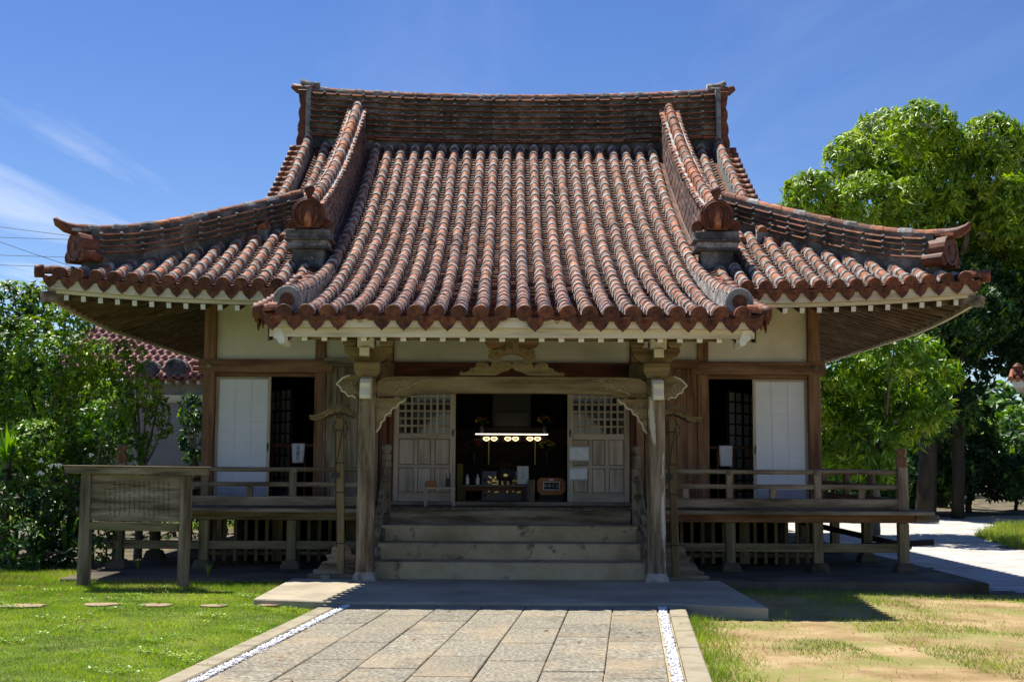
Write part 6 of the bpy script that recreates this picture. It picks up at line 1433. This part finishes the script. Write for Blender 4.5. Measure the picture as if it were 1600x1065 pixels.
# strap-leaved plants
def rosette(name, lab, cat, base, n, ln, wd, spread, mat, rise=0.6, group=None):
    t = thing(name, lab, cat, base, group); b0 = Vector(base)
    for i in range(n):
        az = random.uniform(0, 6.283); el = random.uniform(rise * 0.6, 1.45); L_ = ln * random.uniform(0.7, 1.15)
        d = Vector((math.cos(az) * math.cos(el), math.sin(az) * math.cos(el), math.sin(el))); sd = d.cross(Vector((0, 0, 1))).normalized()
        mb = MB(); pts = []
        for k in range(6):
            u = k / 5; p = b0 + d * (L_ * u) + Vector((0, 0, -spread * L_ * u * u * (1 - math.sin(el)) * 1.2)); w = wd * (0.35 + 1.9 * u * (1 - u) + 0.3 * (1 - u)) * (1 if k < 5 else 0.05) * 0.6
            pts += [p - sd * w + Vector((0, 0, w * 0.4)), p, p + sd * w + Vector((0, 0, w * 0.4))]
        mb.add(pts, [(k * 3 + j, k * 3 + j + 1, k * 3 + j + 4, k * 3 + j + 3) for k in range(5) for j in range(2)])
        obj('leaf', mb, mat, t, smooth=True, fix=False)
    return t
def gp(px, py, Y): x, z = PX(px, py, Y); return (x, Y, z)
x, z = PX(12, 722, 18.3); t = rosette('spiky_plant', 'spiky plant with pale narrow sword leaves on a thick stem', 'plant', (x, 18.3, z), 50, 0.62, 0.045, 0.7, M['bush'], 0.2); limb(t, [(x, 18.3, 0), (x, 18.3, z + 0.05)], 0.06, 0.05, 'stem')
for i, (px, Y, n, ln, lab) in enumerate(((20, 18.1, 16, 0.75, 'clump of upright dark sword leaves below the spiky plant'), (62, 17.9, 14, 0.7, 'clump of upright dark sword leaves between two other clumps'), (103, 18.0, 14, 0.8, 'clump of upright dark sword leaves close to the notice board post'))):
    x, _ = PX(px, 880, Y); rosette('sword_plant', lab, 'plant', (x, Y, 0.04), n, ln, 0.06, 0.1, M['blade'], 1.9)
x, z = PX(240, 760, 19.5); rosette('broad_leaf_plant', 'broad leafed plant with upright paddle leaves before the grey house wall', 'plant', (x, 19.5, 0.6), 13, 0.95, 0.15, 0.15, M['bush'], 1.3)
# paper fortunes knotted to twigs
for (px, py, lab) in ((64, 716, 'white paper fortune strip tied on the shrub, hanging in a loose bow'), (62, 736, 'white paper fortune strip tied below a bow shaped one'), (83, 724, 'white paper fortune strip tied next to a bow shaped one'), (91, 724, 'white paper fortune strip, folded short, tied on the shrub'), (140, 708, 'white paper fortune strip tied just above the notice board cap')):
    x, z = PX(px, py, 17.6); b = MB(); 
    for k in range(3):
        a = random.uniform(-1.2, 1.2); l = random.uniform(0.05, 0.09); b.bar((0, 0, 0), (l * math.sin(a), 0.01 * k, -l * math.cos(a)), 0.022, 0.004, up=(0, 1, 0))
    o = obj('paper_fortune', b, M['cloth']); o.location = (x, 17.6, z); tag(o, lab, 'paper strip', 'paper fortunes tied on the shrub')

# ---- grass
def vnoise(x, y, s=1.0):
    return (np.sin(x * 1.7 * s + 1.3 * np.sin(y * 1.1 * s)) + np.sin(y * 2.3 * s + 1.7 * np.sin(x * 0.9 * s + 2)) + 0.7 * np.sin((x + y) * 4.1 * s + np.sin(x * 3.3 * s))) / 2.7
def in_view(x, y, m=0.6): return np.abs(x) < y * 0.4146 + m
def blades(name, X, Y, Z, h, w, mats, mi=None, lean=0.5):
    n = len(X); az = rng.random(n) * 6.283; la = rng.random(n) * 6.283; hh = h
    d = np.stack([np.cos(az), np.sin(az), np.zeros(n)], 1) * (w / 2)[:, None]
    b = np.stack([X, Y, Z - 0.004], 1); tip = b + np.stack([np.cos(la) * lean * hh, np.sin(la) * lean * hh, hh], 1)
    V = np.stack([b - d, b + d, tip], 1).reshape(-1, 3); F = np.arange(3 * n).reshape(-1, 3)
    return npmesh(name, V, F, mats, mi=mi)
def path_u(x, y): return x + 0.055 - PSK * (y - 13.3)
gzv = np.vectorize(gz)
def scatter(n, x0, x1, y0, y1):
    X = rng.uniform(x0, x1, n); Y = rng.uniform(y0, y1, n); k = in_view(X, Y); return X[k], Y[k]
X, Y = scatter(450000, -7.9, -1.4, 8.0, 17.4)
nz = vnoise(X, Y, 1.3)
keep = (path_u(X, Y) < -1.90 + 0.14 * rng.random(len(X)) ** 2) & ~((X > -2.82) & (Y > 13.5)) & ~((X > -5.78) & (Y > 15.93)) & np.all([((X - a) ** 2 + ((Y - b) / 0.8) ** 2) > (0.62 * c) ** 2 * (0.6 + 0.8 * rng.random(len(X))) for a, b, c in STONES], 0) & (rng.random(len(X)) < np.where((Y < 15.6) | (X < -5.75), 0.96, 0.55 - 0.5 * (Y - 15.6)) * (0.75 + 0.3 * nz))
X, Y, nz = X[keep], Y[keep], nz[keep]; n = len(X)
tall = (vnoise(X * 1.0, Y, 3.1) > 0.45) | (Y > 14.9)
h = rng.uniform(0.010, 0.030, n) * np.where(tall, 1.5, 1.0) * np.where(Y > 14.9, 1.6, 1.0); w = rng.uniform(0.004, 0.008, n) * 1.3
mi = np.where(rng.random(n) < np.where((Y > 14.6) & (vnoise(X, Y, 2.2) > 0), 0.55, 0.12), 1, 0)
o = blades('lawn_grass', X, Y, gzv(X, Y), h, w, [M['grass'], M['drygrass']], mi, 0.7); o['kind'] = 'stuff'; tag(o, 'short bright green lawn grass beside the slab path', 'grass')
X, Y = scatter(60000, -7.6, -1.9, 8.3, 15.2); cl = vnoise(X + 1.7, Y * 1.3, 2.6) + 0.5 * vnoise(X, Y, 6.0)
keep = (cl > 0.62) & (path_u(X, Y) < -2.0) & ~((X > -2.85) & (Y > 13.4)); X, Y = X[keep], Y[keep]; n = len(X); D = unit(n); D[:, 2] = 0.15
o = leaf_mesh('clover', np.stack([X, Y, gzv(X, Y) + rng.uniform(0.02, 0.045, n)], 1), D, np.tile([0, 0, 1.0], (n, 1)) + 0.35 * rng.normal(size=(n, 3)), rng.uniform(0.018, 0.034, n), rng.uniform(0.014, 0.026, n), [M['mango']]); o['kind'] = 'stuff'; tag(o, 'pale green clover patches in the lawn', 'clover')
# sparse tufts on the sandy side
X, Y = scatter(300000, 1.2, 7.6, 7.6, 16.2)
u = path_u(X, Y); nz = vnoise(X, Y, 1.15) + 0.45 * vnoise(X + 3, Y, 3.4)
near = np.clip(1 - (u - 1.9) / 0.55, 0, 1)
trod = np.abs(X - (2.9 + 0.12 * (14 - Y) + 0.0 * Y)) < 0.22
pr = np.clip(0.20 + 0.75 * nz, 0.015, 0.85); pr = np.maximum(pr, 0.9 * near); pr = np.where(trod & (Y > 9.5), 0.01, pr); pr = np.where((X > 4.6) & (Y > 12.0), pr * 0.22, pr); pr = np.where((Y > 15.1) & (Y < 15.9) & (X > 2.7), 0.5, pr)
keep = (u > 1.91) & ~((X < 2.70) & (Y > 12.93)) & (Y < 15.93) & (rng.random(len(X)) < pr * 0.55)
X, Y, near = X[keep], Y[keep], near[keep]; n = len(X)
h = rng.uniform(0.02, 0.05, n) * (1 + 1.6 * near * (vnoise(X, Y, 2.5) > -0.2)); w = rng.uniform(0.005, 0.009, n)
mi = np.where(rng.random(n) < 0.45 - 0.3 * near, 1, 0)
o = blades('sparse_grass', X, Y, gzv(X, Y), h, w, [M['grass'], M['drygrass']], mi, 0.7); o['kind'] = 'stuff'; tag(o, 'sparse yellow green grass on the sandy ground', 'grass')
# verge of grass by the road, and weeds in shade under the trees
X, Y = scatter(60000, 9.9, 15.5, 21.0, 33.0)
kp = np.array([not inpoly(a, b, ROAD) for a, b in zip(X, Y)]); X, Y = X[kp], Y[kp]; n = len(X)
o = blades('verge_grass', X, Y, gzv(X, Y), rng.uniform(0.06, 0.22, n), rng.uniform(0.012, 0.022, n), [M['grass'], M['drygrass']], (rng.random(n) < 0.35).astype(int), 0.6); o['kind'] = 'stuff'; tag(o, 'tall grass on the verge in the bend of the gravel road', 'grass')
X, Y = scatter(40000, -14, -5.5, 27, 40)
o = blades('meadow_grass', X, Y, gzv(X, Y), rng.uniform(0.05, 0.15, len(X)), rng.uniform(0.012, 0.02, len(X)), [M['grass'], M['drygrass']], (rng.random(len(X)) < 0.3).astype(int), 0.6); o['kind'] = 'stuff'; tag(o, 'sunlit grass behind the hall, glimpsed under the veranda floor', 'grass')
# taller weeds along the edges
def weed(px, py, z, ht, n, lab):
    x, y = PG(px, py, z); t = thing('weed_tuft', lab, 'weed', (x, y, z), 'weed tufts along the edges')
    for i in range(n):
        a = random.uniform(0, 6.283); l = ht * random.uniform(0.5, 1.1); sp = random.uniform(0.1, 0.5) * l; ps = []
        for k in range(5):
            q = k / 4; c = Vector((x + math.cos(a) * sp * q * q, y + math.sin(a) * sp * q * q, z + l * (q - 0.25 * q * q))); w = 0.006 * (1 - q * 0.95); sd = Vector((-math.sin(a), math.cos(a), 0)); ps += [c - sd * w, c + sd * w]
        b = MB().add(ps, [(k * 2, k * 2 + 1, k * 2 + 3, k * 2 + 2) for k in range(4)]); obj('blade', b, M['grass'], t, fix=False)
weed(325, 905, 0.05, 0.34, 16, 'tall arching weed tuft at the foot of the veranda, next to a notice board post')
weed(215, 892, 0.05, 0.24, 18, 'weed tuft by the stone under the notice board')
weed(1325, 938, 0.0, 0.16, 12, 'weed tuft on the edge of the porch shadow by the foundation')
weed(1090, 948, 0.0, 0.16, 14, 'weed tuft at the corner of kerb and concrete apron')
weed(1230, 968, 0.0, 0.14, 12, 'weed tuft beside the far corner of the concrete apron')
weed(1303, 962, 0.0, 0.13, 10, 'thin weed tuft inside the jagged roof shadow')
x, y = PG(208, 897, 0.05); o = obj('flat_stone', MB().lathe([(0.16, -0.05), (0.17, 0.03), (0.13, 0.05)], (0, 0, 0), 7), M['stone'], bev=0.01); o.location = (x, y, 0.05); tag(o, 'flat pale stone lying in the shade under the notice board', 'stone')
# fallen leaves
n = 70; X, Y = scatter(400, -6, 5.5, 8.6, 14.8); X, Y = X[:n], Y[:n]; n = len(X); u = path_u(X, Y)
Z = np.where(np.abs(u) < 1.9, 0.104, gzv(X, Y) + 0.02)
D = unit(n); D[:, 2] *= 0.1
M['dead'] = leaf('dead_leaf', [(0.20, 0.08, 0.03), (0.30, 0.14, 0.05)], 0.1, 0.7)
o = leaf_mesh('fallen_leaves', np.stack([X, Y, Z], 1), D, np.tile([0, 0, 1.0], (n, 1)) + 0.2 * rng.normal(size=(n, 3)), rng.uniform(0.04, 0.08, n), rng.uniform(0.02, 0.035, n), [M['dead']]); o['kind'] = 'stuff'; tag(o, 'few brown fallen leaves on lawn, path and sand', 'leaves')
